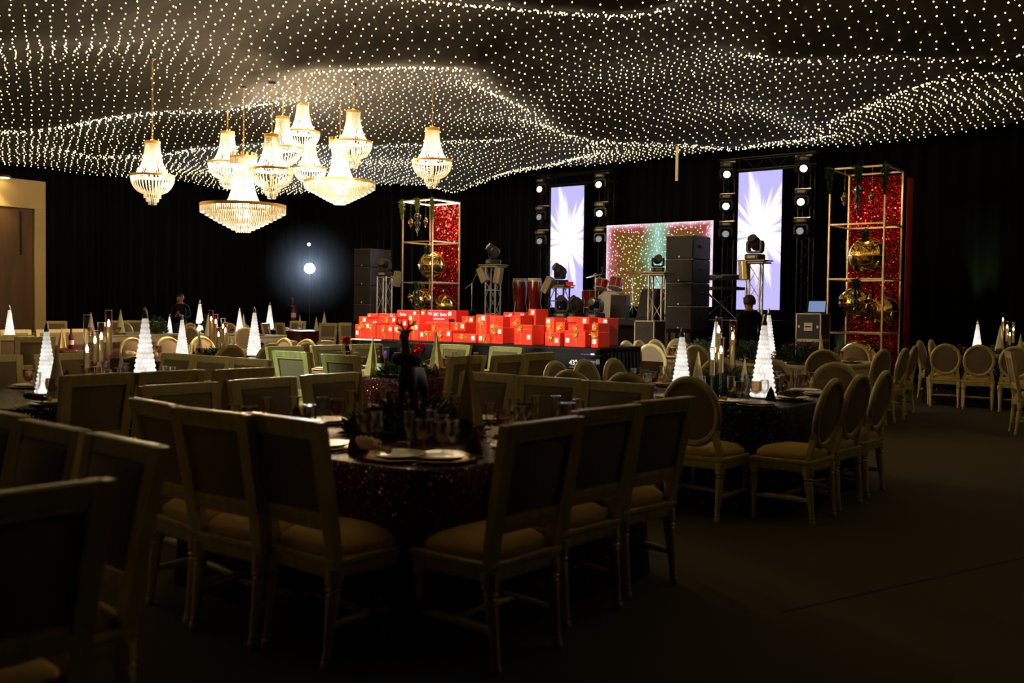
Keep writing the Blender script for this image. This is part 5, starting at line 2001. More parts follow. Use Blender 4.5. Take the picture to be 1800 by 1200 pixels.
top, _ = mast(1156, 16.35, 476, 0.0, 'tall silver light mast standing in front of the speaker tower')
head('side', (top.x, top.y, top.z - 0.02), R(40), 'moving head on the tall silver mast by the speaker tower', s=0.75)
top, _ = mast(1327, 17.55, 455, 0.0, 'light mast in front of the second LED column')
head('off', (top.x, top.y, top.z - 0.02), R(-5), 'moving head on the mast before the second LED column')
panel_light(1308, 475, 17.4, -5, 'panel light on the mast before the second LED column')
top, _ = mast(676, 17.0, 483, 0.0, 'silver light mast between speaker stack and gift pile', plate=False)
head('side', (top.x, top.y, top.z - 0.03), R(15), 'moving head on the mast between speaker stack and gift pile')
panel_light(698, 490, 17.0, 14, 'panel light beside the mast left of the decorated tower', reach=(-0.40, 0.1, 0.05))
for px, lab, k in ((987, 'first', 'off'), (1012, 'second', 'off'), (1045, 'third', 'side')):
    p = on_y(px, 553, 17.2)
    head(k, (p.x, 17.25, DECK + 0.001), R(random.uniform(-35, 10)), f'{lab} moving head standing on the stage edge above the gifts')


def sub_stack(px, y, z_top, n, label):
    p = on_y(px, 500, y)
    for k in range(n):
        z = z_top - (k + 1) * 0.455
        t = thing('loudspeaker', f'{ORD[k]} loudspeaker from the top of the {label}', 'loudspeaker', (p.x, y, z), 0, f'loudspeakers of the {label}')
        MB().box((0, 0.36, 0.226), (0.60, 0.70, 0.450), bev=0.012).build('cabinet', 'black_plastic', t)
        MB().box((0, 0.004, 0.226), (0.565, 0.02, 0.415), bev=0.006).build('grille', 'speaker_grille', t)
        MB().box((0.0, -0.008, 0.045), (0.03, 0.006, 0.03)).build('badge', 'white_card', t)
        for s in (-1, 1):
            MB().box((0.302 * s, 0.36, 0.25), (0.012, 0.14, 0.05), bev=0.004).build('grip', 'black_steel', t)
        MB().box((0, 0.005, 0.448), (0.59, 0.014, 0.006)).build('seam_strip', 'fixture_grey', t, smooth=False)
    zb = z_top - n * 0.455
    r = tag(MB().box((p.x, y + 0.36, zb / 2), (0.66, 0.78, zb - 0.004), bev=0.006).build('speaker_riser', 'dark_cloth'), f'black riser under the {label}', 'riser')
    for i in range(4):
        MB().box((p.x - 0.24 + 0.16 * i, y - 0.035, zb / 2), (0.1, 0.012, zb * 0.9)).build('panel', 'black_plastic', r)


sub_stack(1193, 17.1, 2.91, 4, 'speaker tower in front of the LED wall')
sub_stack(636, 17.1, 2.89, 4, 'speaker stack left of the gift pile')


def conga(px, label):
    p = on_y(px, 520, 18.4)
    t = thing('conga_drum', label, 'drum', (p.x, 18.4, DECK), 0, 'conga drums')
    MB().lathe([(0.115, 0.10), (0.13, 0.2), (0.158, 0.40), (0.172, 0.58), (0.168, 0.70), (0.155, 0.82), (0.152, 0.86)], 24).build('shell', 'conga_red', t)
    MB().lathe([(0.158, 0.83), (0.160, 0.85), (0.160, 0.875), (0.150, 0.885), (0.0, 0.887)], 24).build('drumhead', 'drum_skin', t)
    MB().lathe([(0.157, 0.80), (0.166, 0.805), (0.166, 0.83), (0.157, 0.835)], 24).build('hoop', 'steel', t)
    for k in range(6):
        a = 2 * PI * k / 6
        MB().tube([(0.166 * math.cos(a), 0.166 * math.sin(a), 0.83), (0.180 * math.cos(a), 0.180 * math.sin(a), 0.74), (0.176 * math.cos(a), 0.176 * math.sin(a), 0.70)], 0.008, 6).build('tension_rod', 'steel', t)
    for k in range(3):
        a = 2 * PI * k / 3 + 0.5
        MB().tube([(0.14 * math.cos(a), 0.14 * math.sin(a), 0.35), (0.21 * math.cos(a), 0.21 * math.sin(a), 0.0)], 0.011, 6).build('leg', 'steel', t)


conga(913, 'left-hand dark red conga drum with pale skin')
conga(939, 'right-hand dark red conga drum with pale skin')


def mic_stand(px, y, h, label, boom=0.35, z0=DECK):
    p = on_y(px, 540, y)
    t = thing('microphone_stand', label, 'microphone stand', (p.x, y, z0), R(random.uniform(-40, 40)), 'microphone stands on the stage')
    MB().tube([(0, 0, 0.12), (0, 0, h)], 0.009, 8).build('pole', 'steel', t)
    for k in range(3):
        a = 2 * PI * k / 3
        MB().tube([(0, 0, 0.16), (0.22 * math.cos(a), 0.22 * math.sin(a), 0.008)], 0.008, 6).build('leg', 'black_steel', t)
    MB().tube([(-0.18, 0, h - 0.12), (0, 0, h), (boom, 0, h + 0.22)], 0.007, 6).build('boom', 'steel', t)
    MB().lathe([(0.012, 0), (0.016, 0.1), (0.026, 0.12), (0.028, 0.145), (0.018, 0.165)], 12, (boom + 0.02, 0, h + 0.17)).build('microphone', 'black_plastic', t)


mic_stand(829, 17.6, 0.75, 'microphone stand alone between decorated tower and mast', 0.12)
mic_stand(1046, 18.0, 0.75, 'microphone stand with pale boom left of the drum kit', 0.4)

# drum kit: one thing per drum, cymbal or stand
def drum(loc, r, h, label, tilt=(0, 0), legs=0, m='drum_red'):
    t = thing('drum', label, 'drum', loc, 0, 'drum kit')
    rot = Matrix.Rotation(R(tilt[0]), 3, 'X') @ Matrix.Rotation(R(tilt[1]), 3, 'Y')
    MB().lathe([(r, -h / 2), (r, h / 2)], 28, rot=rot, caps=False).build('shell', m, t)
    for s in (-1, 1):
        MB().lathe([(0.0, s * h * 0.499), (r * 0.97, s * h / 2)], 28, rot=rot, caps=False).build('drumhead', 'white_card', t)
        MB().lathe([(r, s * (h / 2 - 0.018)), (r + 0.012, s * (h / 2 - 0.018)), (r + 0.012, s * h / 2), (r, s * h / 2)], 28, rot=rot, caps=False).build('hoop', 'steel', t)
    for k in range(6):
        a = 2 * PI * k / 6
        MB().tube([rot @ Vector(((r + 0.008) * math.cos(a), (r + 0.008) * math.sin(a), -h / 2)), rot @ Vector(((r + 0.008) * math.cos(a), (r + 0.008) * math.sin(a), h / 2))], 0.006, 5).build('lug', 'steel', t)
    for k in range(legs):
        a = 2 * PI * k / legs + 0.4
        MB().tube([(r * 0.95 * math.cos(a), r * 0.95 * math.sin(a), 0), (r * 1.15 * math.cos(a), r * 1.15 * math.sin(a), DECK - loc[2])], 0.01, 6).build('leg', 'steel', t)
    return t


pk = on_y(1078, 530, 18.9)
drum((pk.x, 18.9, DECK + 0.30), 0.30, 0.42, 'red bass drum lying on its side in the drum kit', (90, 8))
drum((pk.x - 0.22, 18.75, DECK + 0.74), 0.14, 0.22, 'smaller red tom on the bass drum', (-20, 0))
drum((pk.x + 0.16, 18.75, DECK + 0.76), 0.155, 0.24, 'larger red tom with badge on the bass drum', (-20, 0))
drum((pk.x - 0.55, 18.8, DECK + 0.42), 0.20, 0.40, 'red floor tom on legs left of the bass drum', (0, 0), 3)
for px, zz, r, lab in ((1046, 0.98, 0.23, 'bronze cymbal left of the drum kit'), (1112, 1.05, 0.24, 'bronze cymbal right of the toms'), (1085, 1.2, 0.21, 'highest bronze cymbal over the toms')):
    p = on_y(px, 520, 19.45)
    t = thing('cymbal_stand', lab, 'cymbal', (p.x, 19.45, DECK), R(px), 'cymbals of the drum kit')
    MB().lathe([(r, -0.012), (r * 0.5, 0.006), (r * 0.2, 0.014), (r * 0.14, 0.03), (0.008, 0.035)], 26, (0, 0, zz), rot=Matrix.Rotation(R(14), 3, 'X')).build('cymbal', 'cymbal', t)
    MB().tube([(0, 0, 0.1), (0, 0, zz + 0.05)], 0.009, 6).build('pole', 'steel', t)
    for k in range(3):
        a = 2 * PI * k / 3
        MB().tube([(0, 0, 0.3), (0.24 * math.cos(a), 0.24 * math.sin(a), 0.01)], 0.009, 6).build('leg', 'steel', t)


def wedge(px, y, w, h, label, z0=DECK, rz=0.0, lean=0.35):
    p = on_y(px, 540, y)
    t = thing('monitor_speaker', label, 'loudspeaker', (p.x, y, z0), rz, 'monitor speakers on the stage')
    mb = MB()
    d = h * 0.7
    prof = [(0, 0), (d, 0), (d * 0.95, h), (h * lean, h)]
    loft(mb, [[(-w / 2, q[0], q[1] + 0.002) for q in prof], [(w / 2, q[0], q[1] + 0.002) for q in prof]])
    mb.build('cabinet', 'black_plastic', t)
    n_ = Vector((0, -h, h * lean)).normalized()
    rot = Matrix.Rotation(-math.atan(lean), 3, 'X')
    MB().box((0, h * lean / 2 - 0.006, h / 2), (w * 0.9, 0.012, h * 0.9), rot=rot).build('grille', 'speaker_grille', t)
    MB().box((w * 0.36, h * lean / 2 - 0.02, h * 0.12 + 0.02), (0.03, 0.006, 0.02)).build('badge', 'white_card', t)


wedge(1086, 17.7, 0.34, 0.5, 'small upright monitor speaker in front of the drum kit', rz=0.3, lean=0.12)
wedge(1131, 17.6, 0.46, 0.62, 'large tilted monitor speaker left of the speaker tower', rz=-0.3, lean=0.25)

# keyboard on an X stand
p = on_y(1266, 488, 18.7)
t = thing('keyboard_piano', 'long black keyboard on its stand behind the speaker tower', 'keyboard', (p.x, 18.7, DECK))
zk = p.z - DECK
MB().box((0, 0, zk), (1.05, 0.32, 0.09), bev=0.012).build('body', 'black_plastic', t)
MB().box((0, -0.10, zk + 0.048), (0.95, 0.11, 0.012)).build('key_bed', 'white_card', t)
MB().box((0.05, -0.162, zk + 0.01), (0.16, 0.004, 0.014)).build('name_plate', 'white_ink', t)
MB().box((0, 0.02, zk - 0.22), (0.95, 0.30, 0.07), bev=0.01).build('lower_keyboard', 'black_plastic', t)
for s in (-1, 1):
    MB().bar((-0.32 * s, -0.06 * s, 0.02), (0.32 * s, 0.06 * s, zk - 0.25), 0.035, 0.035).build('stand_leg', 'black_steel', t)
    MB().bar((-0.36 * s, -0.16, 0.018), (-0.36 * s, 0.16, 0.018), 0.03, 0.03).build('stand_foot', 'black_steel', t)

# flight cases
def flight_case(loc, s, label, rz=0.0, group='flight cases'):
    t = thing('flight_case', label, 'case', loc, rz, group)
    w, d, h = s
    MB().box((0, 0, h / 2), (w - 0.02, d - 0.02, h - 0.02), bev=0.004).build('body', 'black_plastic', t)
    for sx in (-1, 1):
        for sy in (-1, 1):
            MB().box((sx * (w / 2 - 0.015), sy * (d / 2 - 0.015), h / 2), (0.03, 0.03, h), bev=0.004).build('corner_edge', 'aluminium_case', t)
    for z in (0.012, h - 0.012):
        for sy in (-1, 1):
            MB().box((0, sy * (d / 2 - 0.012), z), (w, 0.024, 0.024), bev=0.003).build('rail_edge', 'aluminium_case', t)
        for sx in (-1, 1):
            MB().box((sx * (w / 2 - 0.012), 0, z), (0.024, d, 0.024), bev=0.003).build('rail_edge', 'aluminium_case', t)
    MB().box((0, -d / 2 + 0.004, h * 0.5), (w * 0.34, 0.012, h * 0.30), bev=0.003).build('handle_dish', 'aluminium_case', t)
    MB().box((0, -d / 2 - 0.004, h * 0.5), (w * 0.22, 0.012, 0.02), bev=0.004).build('handle', 'black_steel', t)
    for sx in (-1, 1):
        MB().box((sx * w * 0.36, -d / 2 + 0.002, h * 0.5), (0.04, 0.016, 0.05), bev=0.006).build('latch', 'steel', t)
    return t


p = on_y(1143, 563, 15.7)
flight_case((p.x, 15.7, 0.0), (0.42, 0.42, p.z), 'tall aluminium-edged case before the silver mast and speaker tower')
p = on_y(1424, 550, 17.2)
for k in range(3):
    hh = p.z / 3
    flight_case((p.x, 17.35, hh * k), (0.47, 0.45, hh - 0.003), f'{["lowest", "middle", "topmost"][k]} rack case of the stack under the laptop')
t = thing('laptop', 'open laptop with a blue lit screen on the rack cases', 'laptop', (p.x + 0.02, 17.35, p.z))
MB().box((0, -0.02, 0.009), (0.33, 0.23, 0.016), bev=0.004).build('keyboard_base', 'black_plastic', t)
rot = Matrix.Rotation(R(-14), 3, 'X')
MB().box((0, 0.125, 0.118), (0.33, 0.010, 0.22), rot=rot, bev=0.003).build('lid', 'black_plastic', t)
MB().box((0, 0.117, 0.118), (0.305, 0.004, 0.195), rot=rot).build('screen', 'laptop_screen', t, smooth=False)

# ------------------------------------------------------------------ decorated towers
LEV = [0.06, 1.09, 2.08, 3.08, 4.10]


def tower(x0, y0, label):
    t = thing('decor_tower', label, 'tower', (x0, y0, 0), 0, 'open gold frame towers')
    for x in (0, 1):
        for y in (0, 1):
            MB().box((x, y, 2.06), (0.032, 0.032, 4.11), bev=0.003).build('post', 'brass_frame', t)
    for z in LEV:
        for s in (0, 1):
            MB().box((0.5, s, z), (1.0, 0.03, 0.03)).build('rail', 'brass_frame', t, smooth=False)
            MB().box((s, 0.5, z), (0.03, 1.0, 0.03)).build('rail', 'brass_frame', t, smooth=False)
    MB().box((0.5, 1.03, 2.05), (0.97, 0.02, 4.0)).build('sequin_panel', 'red_sequin', t, smooth=False)
    return t


def garland(loc, h, label, m='fir_green', w=0.115, n=420, seed=0):
    t = thing('hanging_garland', label, 'garland', loc, 0, 'evergreen sprays on the towers')
    rs = random.Random(seed)
    vs, fs = [], []
    for i in range(n):
        z = -h * rs.random() ** 0.8
        a = rs.uniform(0, 2 * PI)
        taper = 1 - 0.7 * (-z / h)
        d = Vector((math.cos(a), math.sin(a), rs.uniform(-1.2, 0.1))).normalized()
        L = w * taper * rs.uniform(0.6, 1.3)
        s = d.cross(Vector((rs.gauss(0, 1), rs.gauss(0, 1), rs.gauss(0, 1)))).normalized() * 0.016
        p0 = Vector((0, 0, z))
        k = len(vs)
        vs += [p0, p0 + d * L * 0.5 + s, p0 + d * L, p0 + d * L * 0.5 - s]
        fs.append((k, k + 1, k + 2, k + 3))
    stuff(MB().add(vs, fs).build('foliage', m, t, smooth=False))
    MB().tube([(0, 0, 0.04), (0, 0, -h * 0.9)], 0.006, 6).build('stem', m, t)


def finial(loc, cord, label, striped=False, s=1.0):
    t = thing('hanging_ornament', label, 'ornament', loc, 0, 'striped drop ornaments' if striped else 'gold drop ornaments')
    MB().tube([(0, 0, 0), (0, 0, -cord)], 0.003, 5).build('cord', 'gold', t)
    z0 = -cord
    if not striped:
        prof = [(0.012, 0.0), (0.03, -0.025), (0.055, -0.07), (0.06, -0.10), (0.05, -0.14), (0.022, -0.175), (0.03, -0.195), (0.02, -0.22), (0.004, -0.26)]
        MB().lathe([(r * s, z0 + z * s) for r, z in prof[::-1]], 18).build('drop', 'gold', t)
        MB().lathe([(0.062 * s, z0 - 0.105 * s), (0.066 * s, z0 - 0.10 * s), (0.062 * s, z0 - 0.095 * s)], 18, caps=False).build('band', 'gilt', t)
    else:
        prof = [(0.02, 0.0), (0.085, -0.06), (0.095, -0.10), (0.08, -0.15), (0.03, -0.19), (0.07, -0.24), (0.078, -0.27), (0.06, -0.31), (0.025, -0.345), (0.05, -0.39), (0.05, -0.42), (0.02, -0.47), (0.003, -0.58)]
        n = 24
        full = MB().lathe([(r * s, z0 + z * s) for r, z in prof[::-1]], n)
        full.m = [(k % n) // 2 % 2 for k in range(len(full.f))]
        full.build('ribbed_drop', ['silver_ornament', 'black_steel'], t)
        MB().lathe([(0.022 * s, z0), (0.022 * s, z0 + 0.03 * s)], 14).build('cap', 'gold', t)


def star_pts(r, n=5, k=0.42):
    return [(r * (1 if i % 2 == 0 else k) * math.sin(PI * i / n), r * (1 if i % 2 == 0 else k) * math.cos(PI * i / n)) for i in range(2 * n)]


def bell(loc, r, cord, label, star=True):
    """Big sleigh bell: two gold half balls, a seam band, star cut-outs and a slot."""
    t = thing('giant_bell', label, 'ornament', loc, 0, 'giant gold bells in the towers')
    half = [(r * math.cos(PI / 2 * i / 10), r * math.sin(PI / 2 * i / 10)) for i in range(11)]
    half[-1] = (0.001, r)
    MB().lathe([(a, z + 0.006) for a, z in half], 36, caps=False).build('upper_half', 'gold', t)
    MB().lathe([(a, -z - 0.006) for a, z in half][::-1], 36, caps=False).build('lower_half', 'gold', t)
    MB().lathe([(r * 0.99, -0.012), (r * 1.03, -0.008), (r * 1.03, 0.008), (r * 0.99, 0.012)], 36, caps=False).build('seam_band', 'gilt', t)
    for a0, z0, kind in ((-0.95, 0.42, 's'), (-1.9, -0.35, 'l'), (-0.3, -0.4, 'l')):
        d = Vector((math.cos(a0) * math.cos(z0), math.sin(a0) * math.cos(z0), math.sin(z0)))
        rot = d.to_track_quat('Z', 'Y').to_matrix()
        if kind == 's' and star:
            pts = [rot @ Vector((x, y, 0)) + d * r * 1.004 for x, y in star_pts(r * 0.24)]
            back = [p - d * 0.03 for p in pts]
            mbx = MB()
            loft(mbx, [back, pts])
            mbx.build('star_hole', 'deer_black', t, smooth=False)
        elif kind == 'l':
            MB().box(d * r * 0.985, (r * 0.10, r * 0.34, 0.03), rot=rot, bev=0.006).build('slot', 'deer_black', t)
    if cord > 0:
        MB().tube([(0, 0, r), (0, 0, r + cord)], 0.008, 6).build('cord', 'gold', t)
        MB().tube([(0.05 * math.cos(a), 0, r + 0.04 + 0.05 * math.sin(a)) for a in [2 * PI * k / 14 for k in range(14)]], 0.010, 6, closed=True).build('ring', 'gold', t)


for x0, y0, nm, lit in ((-17.5, 17.92, 'tower left of the stage', True), (-6.77, 18.15, 'tower right of the stage', False)):
    tw = tower(x0, y0, f'open gold frame {nm} with red sequin back and gold bells')
    gm = 'lit_fir' if lit else 'fir_green'  # brighter green copy paints in the light on this tower's sprays
    garland((x0, y0 - 0.03, 4.14), 0.48, f'evergreen spray on the first corner of the {nm}', gm, seed=1)
    garland((x0 + 0.52, y0 - 0.03, 4.14), 0.36, f'evergreen spray in the middle of the {nm}', gm, seed=2)
    garland((x0 + 1.0, y0 - 0.03, 4.14), 0.55, f'evergreen spray on the near corner of the {nm}', gm, seed=3)
    finial((x0 + 0.27, y0, 4.085), 0.42, f'gold drop ornament hung first in the top of the {nm}')
    finial((x0 + 0.77, y0, 4.085), 0.42, f'gold drop ornament hung second in the top of the {nm}')
    finial((x0 + 0.52, y0 - 0.02, 4.085), 0.30, f'striped drop ornament in the top of the {nm}', True)
    bell((x0 + 0.55, y0 + 0.5, 2.52), 0.345, 0.22, f'gold bell with star in the second tier of the {nm}')
    garland((x0 + 0.55, y0 + 0.32, 3.02), 0.30, f'dark spray above the star bell of the {nm}', seed=4)
    bell((x0 + 0.42, y0 + 0.30, 1.64), 0.30, 0.14, f'first gold bell in the third tier of the {nm}', False)
    bell((x0 + 0.78, y0 + 0.70, 1.50), 0.29, 0.29, f'second gold bell in the third tier of the {nm}', False)
    finial((x0 + 0.27, y0 - 0.01, 2.065), 0.26, f'small gold drop hung first in the third tier of the {nm}', s=0.9)
    finial((x0 + 0.78, y0 - 0.01, 2.065), 0.26, f'small gold drop hung second in the third tier of the {nm}', s=0.9)
    finial((x0 + 0.52, y0 - 0.02, 2.065), 0.16, f'striped drop ornament in the third tier of the {nm}', True, 0.95)
    garland((x0 + 0.52, y0 - 0.02, 2.10), 0.24, f'dark spray above the third tier of the {nm}', seed=5)
    bell((x0 + 0.52, y0 + 0.40, 0.53), 0.45, 0, f'largest gold bell resting in the bottom of the {nm}', False)
    if lit:
        for s in (0, 1):
            MB().box((0.5, s, 4.078), (0.96, 0.018, 0.010)).build('light_strip', 'led_strip', tw, smooth=False)
            MB().box((s, 0.5, 4.078), (0.018, 0.96, 0.010)).build('light_strip', 'led_strip', tw, smooth=False)
        lamp('tower_light', 'SPOT', (x0 + 0.5, y0 + 0.35, 4.06), 60, (1.0, 0.80, 0.5), 0.05, (x0 + 0.55, y0 + 1.0, 2.2), 110, 0.7)
    else:
        lamp('tower_light', 'SPOT', (x0 + 0.55, y0 + 0.15, 4.06), 30, (1.0, 0.65, 0.35), 0.05, (x0 + 0.6, y0 + 1.0, 2.9), 100, 0.8)

# drapes beside the towers
t = tag(MB().add(*(lambda V, F: (V, F))([(-5.72 + 0.06 * (i % 2), 19.28 + 0.05 * i, z) for i in range(5) for z in (0.0, 4.0)], [(2 * i, 2 * i + 2, 2 * i + 3, 2 * i + 1) for i in range(4)])).build('red_drape', 'red_drape'), 'narrow red drape hanging beside the tower right of the stage', 'drape')
t.modifiers.new('thick', 'SOLIDIFY').thickness = 0.03
t = thing('leaning_board', 'pale narrow board leaning behind the tower right of the stage', 'board', (-7.0, 19.5, 0))
MB().bar((0.25, 0, 0.005), (0.05, 0.28, 2.9), 0.16, 0.03).build('plank', 'felt_cone', t)
MB().bar((0.25, 0.03, 0.02), (0.05, 0.31, 2.85), 0.03, 0.04).build('batten', 'felt_cone', t)

# green uplights before the curtain
for k, (x, y) in enumerate(UPLIGHTS):
    t = thing('floor_uplight', ['green uplight at the curtain right of the decorated tower', 'green uplight at the curtain behind the pale table, first', 'green uplight at the curtain behind the pale table, second'][k], 'stage light', (x, y, 0), 0, 'green uplights along the curtain')
    MB().lathe([(0.08, 0.0), (0.09, 0.01), (0.09, 0.14), (0.075, 0.16)], 16).build('can', 'black_plastic', t)
    MB().lathe([(0.0, 0.155), (0.07, 0.158)], 16, caps=False).build('lens', 'green_lens', t)
    MB().bar((-0.1, 0, 0.02), (0.1, 0, 0.02), 0.03, 0.02).build('foot', 'black_steel', t)
    lamp('uplight_beam', 'SPOT', (x, y, 0.2), [120, 40, 40][k], (0.62, 1.0, 0.32), 0.05, (x - 0.1, y + 0.75, 2.6 if k == 0 else 1.2), 20, 0.9)

# floodlight on its stand
fx, fy, fz = FLOOD
t = thing('floodlight_stand', 'blinding white floodlight on a tall stand before the curtain', 'floodlight', (fx, fy, 0))
MB().tube([(0, 0, 0.1), (0, 0, 3.35)], 0.018, 8).build('pole', 'black_steel', t)
for k in range(3):
    a = 2 * PI * k / 3
    MB().tube([(0, 0, 0.5), (0.4 * math.cos(a), 0.4 * math.sin(a), 0.012)], 0.012, 6).build('leg', 'black_steel', t)
aim = (CAM_POS - FLOOD).normalized()
rot = aim.to_track_quat('Z', 'Y').to_matrix()
MB().lathe([(0.10, -0.16), (0.17, -0.02), (0.18, 0.02)], 20, (0, 0, fz), rot=rot).build('housing', 'black_plastic', t)
MB().lathe([(0.0, 0.023), (0.15, 0.022)], 20, (0, 0, fz), rot=rot, caps=False).build('lens', 'flood_white', t)
MB().ball((-0.02, -0.02, 3.36), 0.05, 12, 8).build('top_bulb', 'amber_dot', t)
lamp('flood_beam', 'SPOT', FLOOD + aim * 0.06, 420, (0.80, 0.89, 1.0), 0.10, (-7.5, 6.0, 0.9), 110, 0.5)
hz = stuff(MB().ball((0, 0, 0), 1.5, 24, 16).build('halo', 'black_curtain', None, FLOOD + aim * 0.95))  # scattering ball added to give the lamp's bluish veiling glow
tag(hz, 'added bluish haze glowing around the floodlight', 'halo')
hm = bpy.data.materials.new('halo')
hm.use_nodes = True
hn = hm.node_tree
hn.nodes.clear()
htc = hn.nodes.new('ShaderNodeTexCoord')
hmp = hn.nodes.new('ShaderNodeMapping')
hmp.inputs['Scale'].default_value = (1 / 1.5, 1 / 1.5, 1 / 1.5)
hgr = hn.nodes.new('ShaderNodeTexGradient')
hgr.gradient_type = 'SPHERICAL'
hmu = hn.nodes.new('ShaderNodeMath')
hmu.operation = 'MULTIPLY'
hmu.inputs[1].default_value = 0.022
vs_ = hn.nodes.new('ShaderNodeVolumeScatter')
vs_.inputs['Color'].default_value = (0.66, 0.80, 1.0, 1)
ho = hn.nodes.new('ShaderNodeOutputMaterial')
hn.links.new(htc.outputs['Object'], hmp.inputs[0])
hn.links.new(hmp.outputs[0], hgr.inputs[0])
hn.links.new(hgr.outputs['Fac'], hmu.inputs[0])
hn.links.new(hmu.outputs[0], vs_.inputs['Density'])
hn.links.new(vs_.outputs[0], ho.inputs['Volume'])
hz.data.materials.clear()
hz.data.materials.append(hm)

# fire extinguisher on a post
p = at(516, 545, 31.0)
t = thing('fire_extinguisher', 'red fire extinguisher on a red post before the dark curtain', 'fire extinguisher', (p.x, p.y, 0))
MB().lathe([(0.075, 0.95), (0.08, 0.97), (0.08, 1.32), (0.05, 1.40), (0.025, 1.42)], 16).build('cylinder', 'extinguisher_red', t)
MB().box((0, 0, 1.45), (0.05, 0.14, 0.05), bev=0.006).build('valve', 'steel', t)
MB().tube([(0.02, 0.05, 1.45), (0.11, 0.06, 1.3), (0.10, 0.02, 1.05)], 0.012, 6).build('hose', 'black_plastic', t)
MB().lathe([(0.081, 1.1), (0.081, 1.24)], 16, caps=False).build('label_band', 'white_card', t)
MB().tube([(-0.16, 0.10, 0), (-0.16, 0.10, 1.72)], 0.022, 8).build('post', 'extinguisher_red', t)
MB().box((-0.08, 0.10, 1.0), (0.2, 0.12, 0.04)).build('bracket', 'extinguisher_red', t)
MB().lathe([(0.2, 0.0), (0.2, 0.02), (0.03, 0.03)], 18, (-0.16, 0.10, 0)).build('foot', 'extinguisher_red', t)

# pale strap hanging from the ceiling
p = at(1190, 290, 19.0)
t = thing('hanging_strap', 'pale wooden slat hanging from the ceiling lights before the stage', 'slat', (p.x, p.y, p.z))
zt = zc(p.x, p.y) - p.z
MB().box((0, 0, (zt - 0.30) / 2), (0.055, 0.02, zt + 0.30), bev=0.003).build('slat', 'felt_cone', t)
MB().box((0, 0, zt - 0.03), (0.09, 0.05, 0.03)).build('clip', 'black_steel', t)

# the house spotlights that light the gifts and the second table
HS = [(s_, a_, f'{ORD[k]} house spotlight of the ceiling bar aimed at the gift pile') for k, (s_, a_) in enumerate(zip(SPOT_BAR, GIFT_AIMS))]
HS.append((SPOT_B, Vector((-8.0, 7.35, 0.85)), 'greenish house spotlight aimed at the second maroon table'))
for k, (s, tg, lab) in enumerate(HS):
    t = thing('house_spotlight', lab, 'spotlight', s, 0, 'house spotlights')
    aim = (tg - s).normalized()
    rot = aim.to_track_quat('Z', 'Y').to_matrix()
    MB().lathe([(0.06, -0.46), (0.11, -0.42), (0.11, -0.14), (0.13, -0.08)], 16, rot=rot).build('can', 'black_plastic', t)
    MB().tube([rot @ Vector((0, 0, -0.25)), Vector((0, 0, 0.25)), Vector((0, 0, zc(s.x, s.y) - s.z))], 0.014, 6).build('hanger', 'black_steel', t)

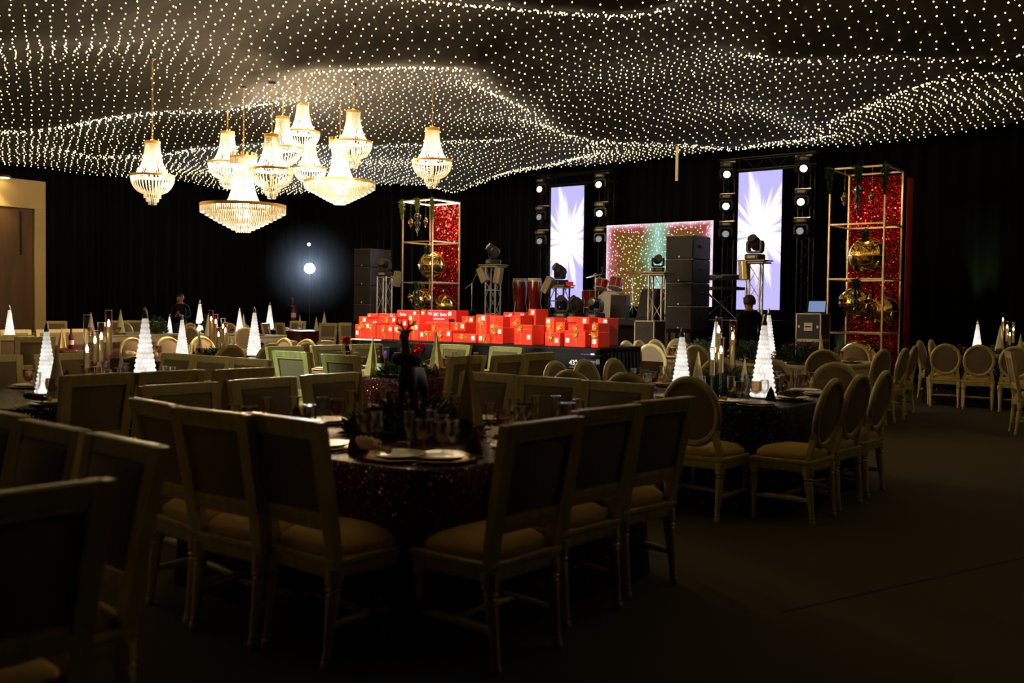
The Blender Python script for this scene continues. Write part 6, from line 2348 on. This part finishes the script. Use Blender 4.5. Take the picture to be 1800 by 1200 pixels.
# ------------------------------------------------------------------ people
def person(loc, rz, label, pose):
    """Standing figure 1.72 m tall looking along +y; one skinned body, hair and shoes as parts."""
    t = thing('person', label, 'person', loc, rz)
    J = [(0, 0, 0.95, (0.15, 0.11)), (0, 0.0, 1.10, (0.145, 0.105)), (0, 0.005, 1.28, (0.17, 0.11)), (0, 0.0, 1.42, (0.13, 0.085)), (0, 0.005, 1.49, 0.058)]
    E = [(0, 1), (1, 2), (2, 3), (3, 4)]
    look = 0.055 if pose == 'phone' else 0.012
    J += [(0, look, 1.555, 0.070), (0, look + 0.012, 1.62, 0.088), (0, look + 0.006, 1.685, 0.074)]
    E += [(4, 5), (5, 6), (6, 7)]
    for s in (-1, 1):
        k = len(J)
        J += [(0.092 * s, 0.0, 0.86, 0.095), (0.098 * s, 0.01, 0.50, 0.062), (0.10 * s, -0.01, 0.30, 0.058), (0.10 * s, -0.01, 0.09, 0.042), (0.105 * s, 0.10, 0.045, 0.036)]
        E += [(0, k), (k, k + 1), (k + 1, k + 2), (k + 2, k + 3), (k + 3, k + 4)]
        k = len(J)
        if pose == 'phone':
            arm = [(0.185 * s, 0.0, 1.405, 0.058), (0.225 * s, 0.02, 1.15, 0.046), (0.14 * s, 0.20, 1.10, 0.038), (0.055 * s, 0.285, 1.16, 0.028), (0.035 * s, 0.31, 1.185, 0.034)]
        else:
            arm = [(0.185 * s, 0.0, 1.405, 0.060), (0.235 * s, -0.01, 1.14, 0.046), (0.215 * s, 0.12, 0.95, 0.038), (0.19 * s, 0.20, 0.86, 0.028), (0.185 * s, 0.235, 0.83, 0.034)]
        J += arm
        E += [(3, k)] + [(k + i, k + i + 1) for i in range(4)]
        h = Vector(arm[-1][:3])
        for fi in range(4):
            q = len(J)
            o = (fi - 1.5) * 0.018
            if pose == 'phone':
                J += [(h.x - 0.012 * s, h.y + 0.015, h.z + 0.02 + o, 0.0095), (h.x - 0.035 * s, h.y + 0.02, h.z + 0.025 + o, 0.008)]
            else:
                J += [(h.x + o, h.y + 0.045, h.z - 0.018, 0.0095), (h.x + o, h.y + 0.07 - abs(o) * 0.4, h.z - 0.045, 0.008)]
            E += [(k + 4, q), (q, q + 1)]
        q = len(J)
        J += [(h.x - 0.02 * s, h.y - 0.01, h.z + 0.035, 0.010)]
        E += [(k + 4, q)]
    # face: nose and ears
    n = len(J)
    J += [(0, look + 0.105, 1.615, 0.012), (0.088, look, 1.615, 0.014), (-0.088, look, 1.615, 0.014)]
    E += [(6, n), (6, n + 1), (6, n + 2)]
    me = skin_mesh('person_body', J, E, ['dark_cloth', 'jeans', 'skin', 'black_plastic'])
    for p in me.polygons:
        c = p.center
        if c.z > 1.475 or (c - Vector((0, 0.3, 1.18))).length < 0.10 and pose == 'phone':
            p.material_index = 2
        elif pose != 'phone' and c.z < 1.0 and abs(c.x) > 0.15 and c.y > 0.05:
            p.material_index = 2
        elif c.z < 0.10:
            p.material_index = 3
        elif c.z < 0.98 and abs(c.x) < 0.19:
            p.material_index = 1
    put('body', me, t)
    # hair: a cap over the skull
    hy = look
    hair = MB()
    prof = []
    for i in range(7):
        a = PI / 2 * i / 6
        prof.append((0.103 * math.cos(a), 1.625 + 0.118 * math.sin(a)))
    prof[-1] = (0.002, prof[-1][1])
    tmp = MB().lathe([(0.09, 1.575), (0.102, 1.60)] + prof, 22, caps=False)
    vs = []
    for v in tmp.v:
        x, y, z = v
        if y > 0.03 and z < 1.68:
            z = 1.68
        vs.append((x * 0.98, y * 1.05 + hy - 0.012, z))
    hair.add(vs, tmp.f)
    o = hair.build('hair', 'hair', t, angle=80)
    o.modifiers.new('thick', 'SOLIDIFY').thickness = 0.01
    for s in (-1, 1):
        MB().ball((0.033 * s, hy + 0.092, 1.632), 0.011, 10, 6, s=(1.2, 0.5, 0.8)).build('eye', 'hair', t)
    MB().box((0, hy + 0.088, 1.563), (0.045, 0.012, 0.009), bev=0.003).build('mouth', 'berry_red', t)
    return t


p = at(317, 600, 26.3)
person((p.x, p.y, 0), R(38 + 180 + 8), 'person in dark clothes standing by the curtain, looking down at a phone', 'phone')
th = R(38 + 180 + 8)
ph = thing('phone', 'black phone held by the person near the curtain', 'phone', (p.x - math.sin(th) * 0.325, p.y + math.cos(th) * 0.325, 1.215), th)
MB().box((0, 0, 0), (0.075, 0.012, 0.15), rot=Matrix.Rotation(R(30), 3, 'X'), bev=0.004).build('case', 'black_plastic', ph)
MB().box((0, -0.0075, 0.0), (0.066, 0.002, 0.135), rot=Matrix.Rotation(R(30), 3, 'X')).build('screen', 'laptop_screen', ph)
lamp('phone_light', 'POINT', (p.x - math.sin(th) * 0.30, p.y + math.cos(th) * 0.30, 1.36), 0.12, (1.0, 0.35, 0.22), 0.03)
p = at(1316, 600, 16.4)
person((p.x, p.y, 0), R(38 + 20), 'person in a dark shirt seen from behind in front of the light mast', 'stand')
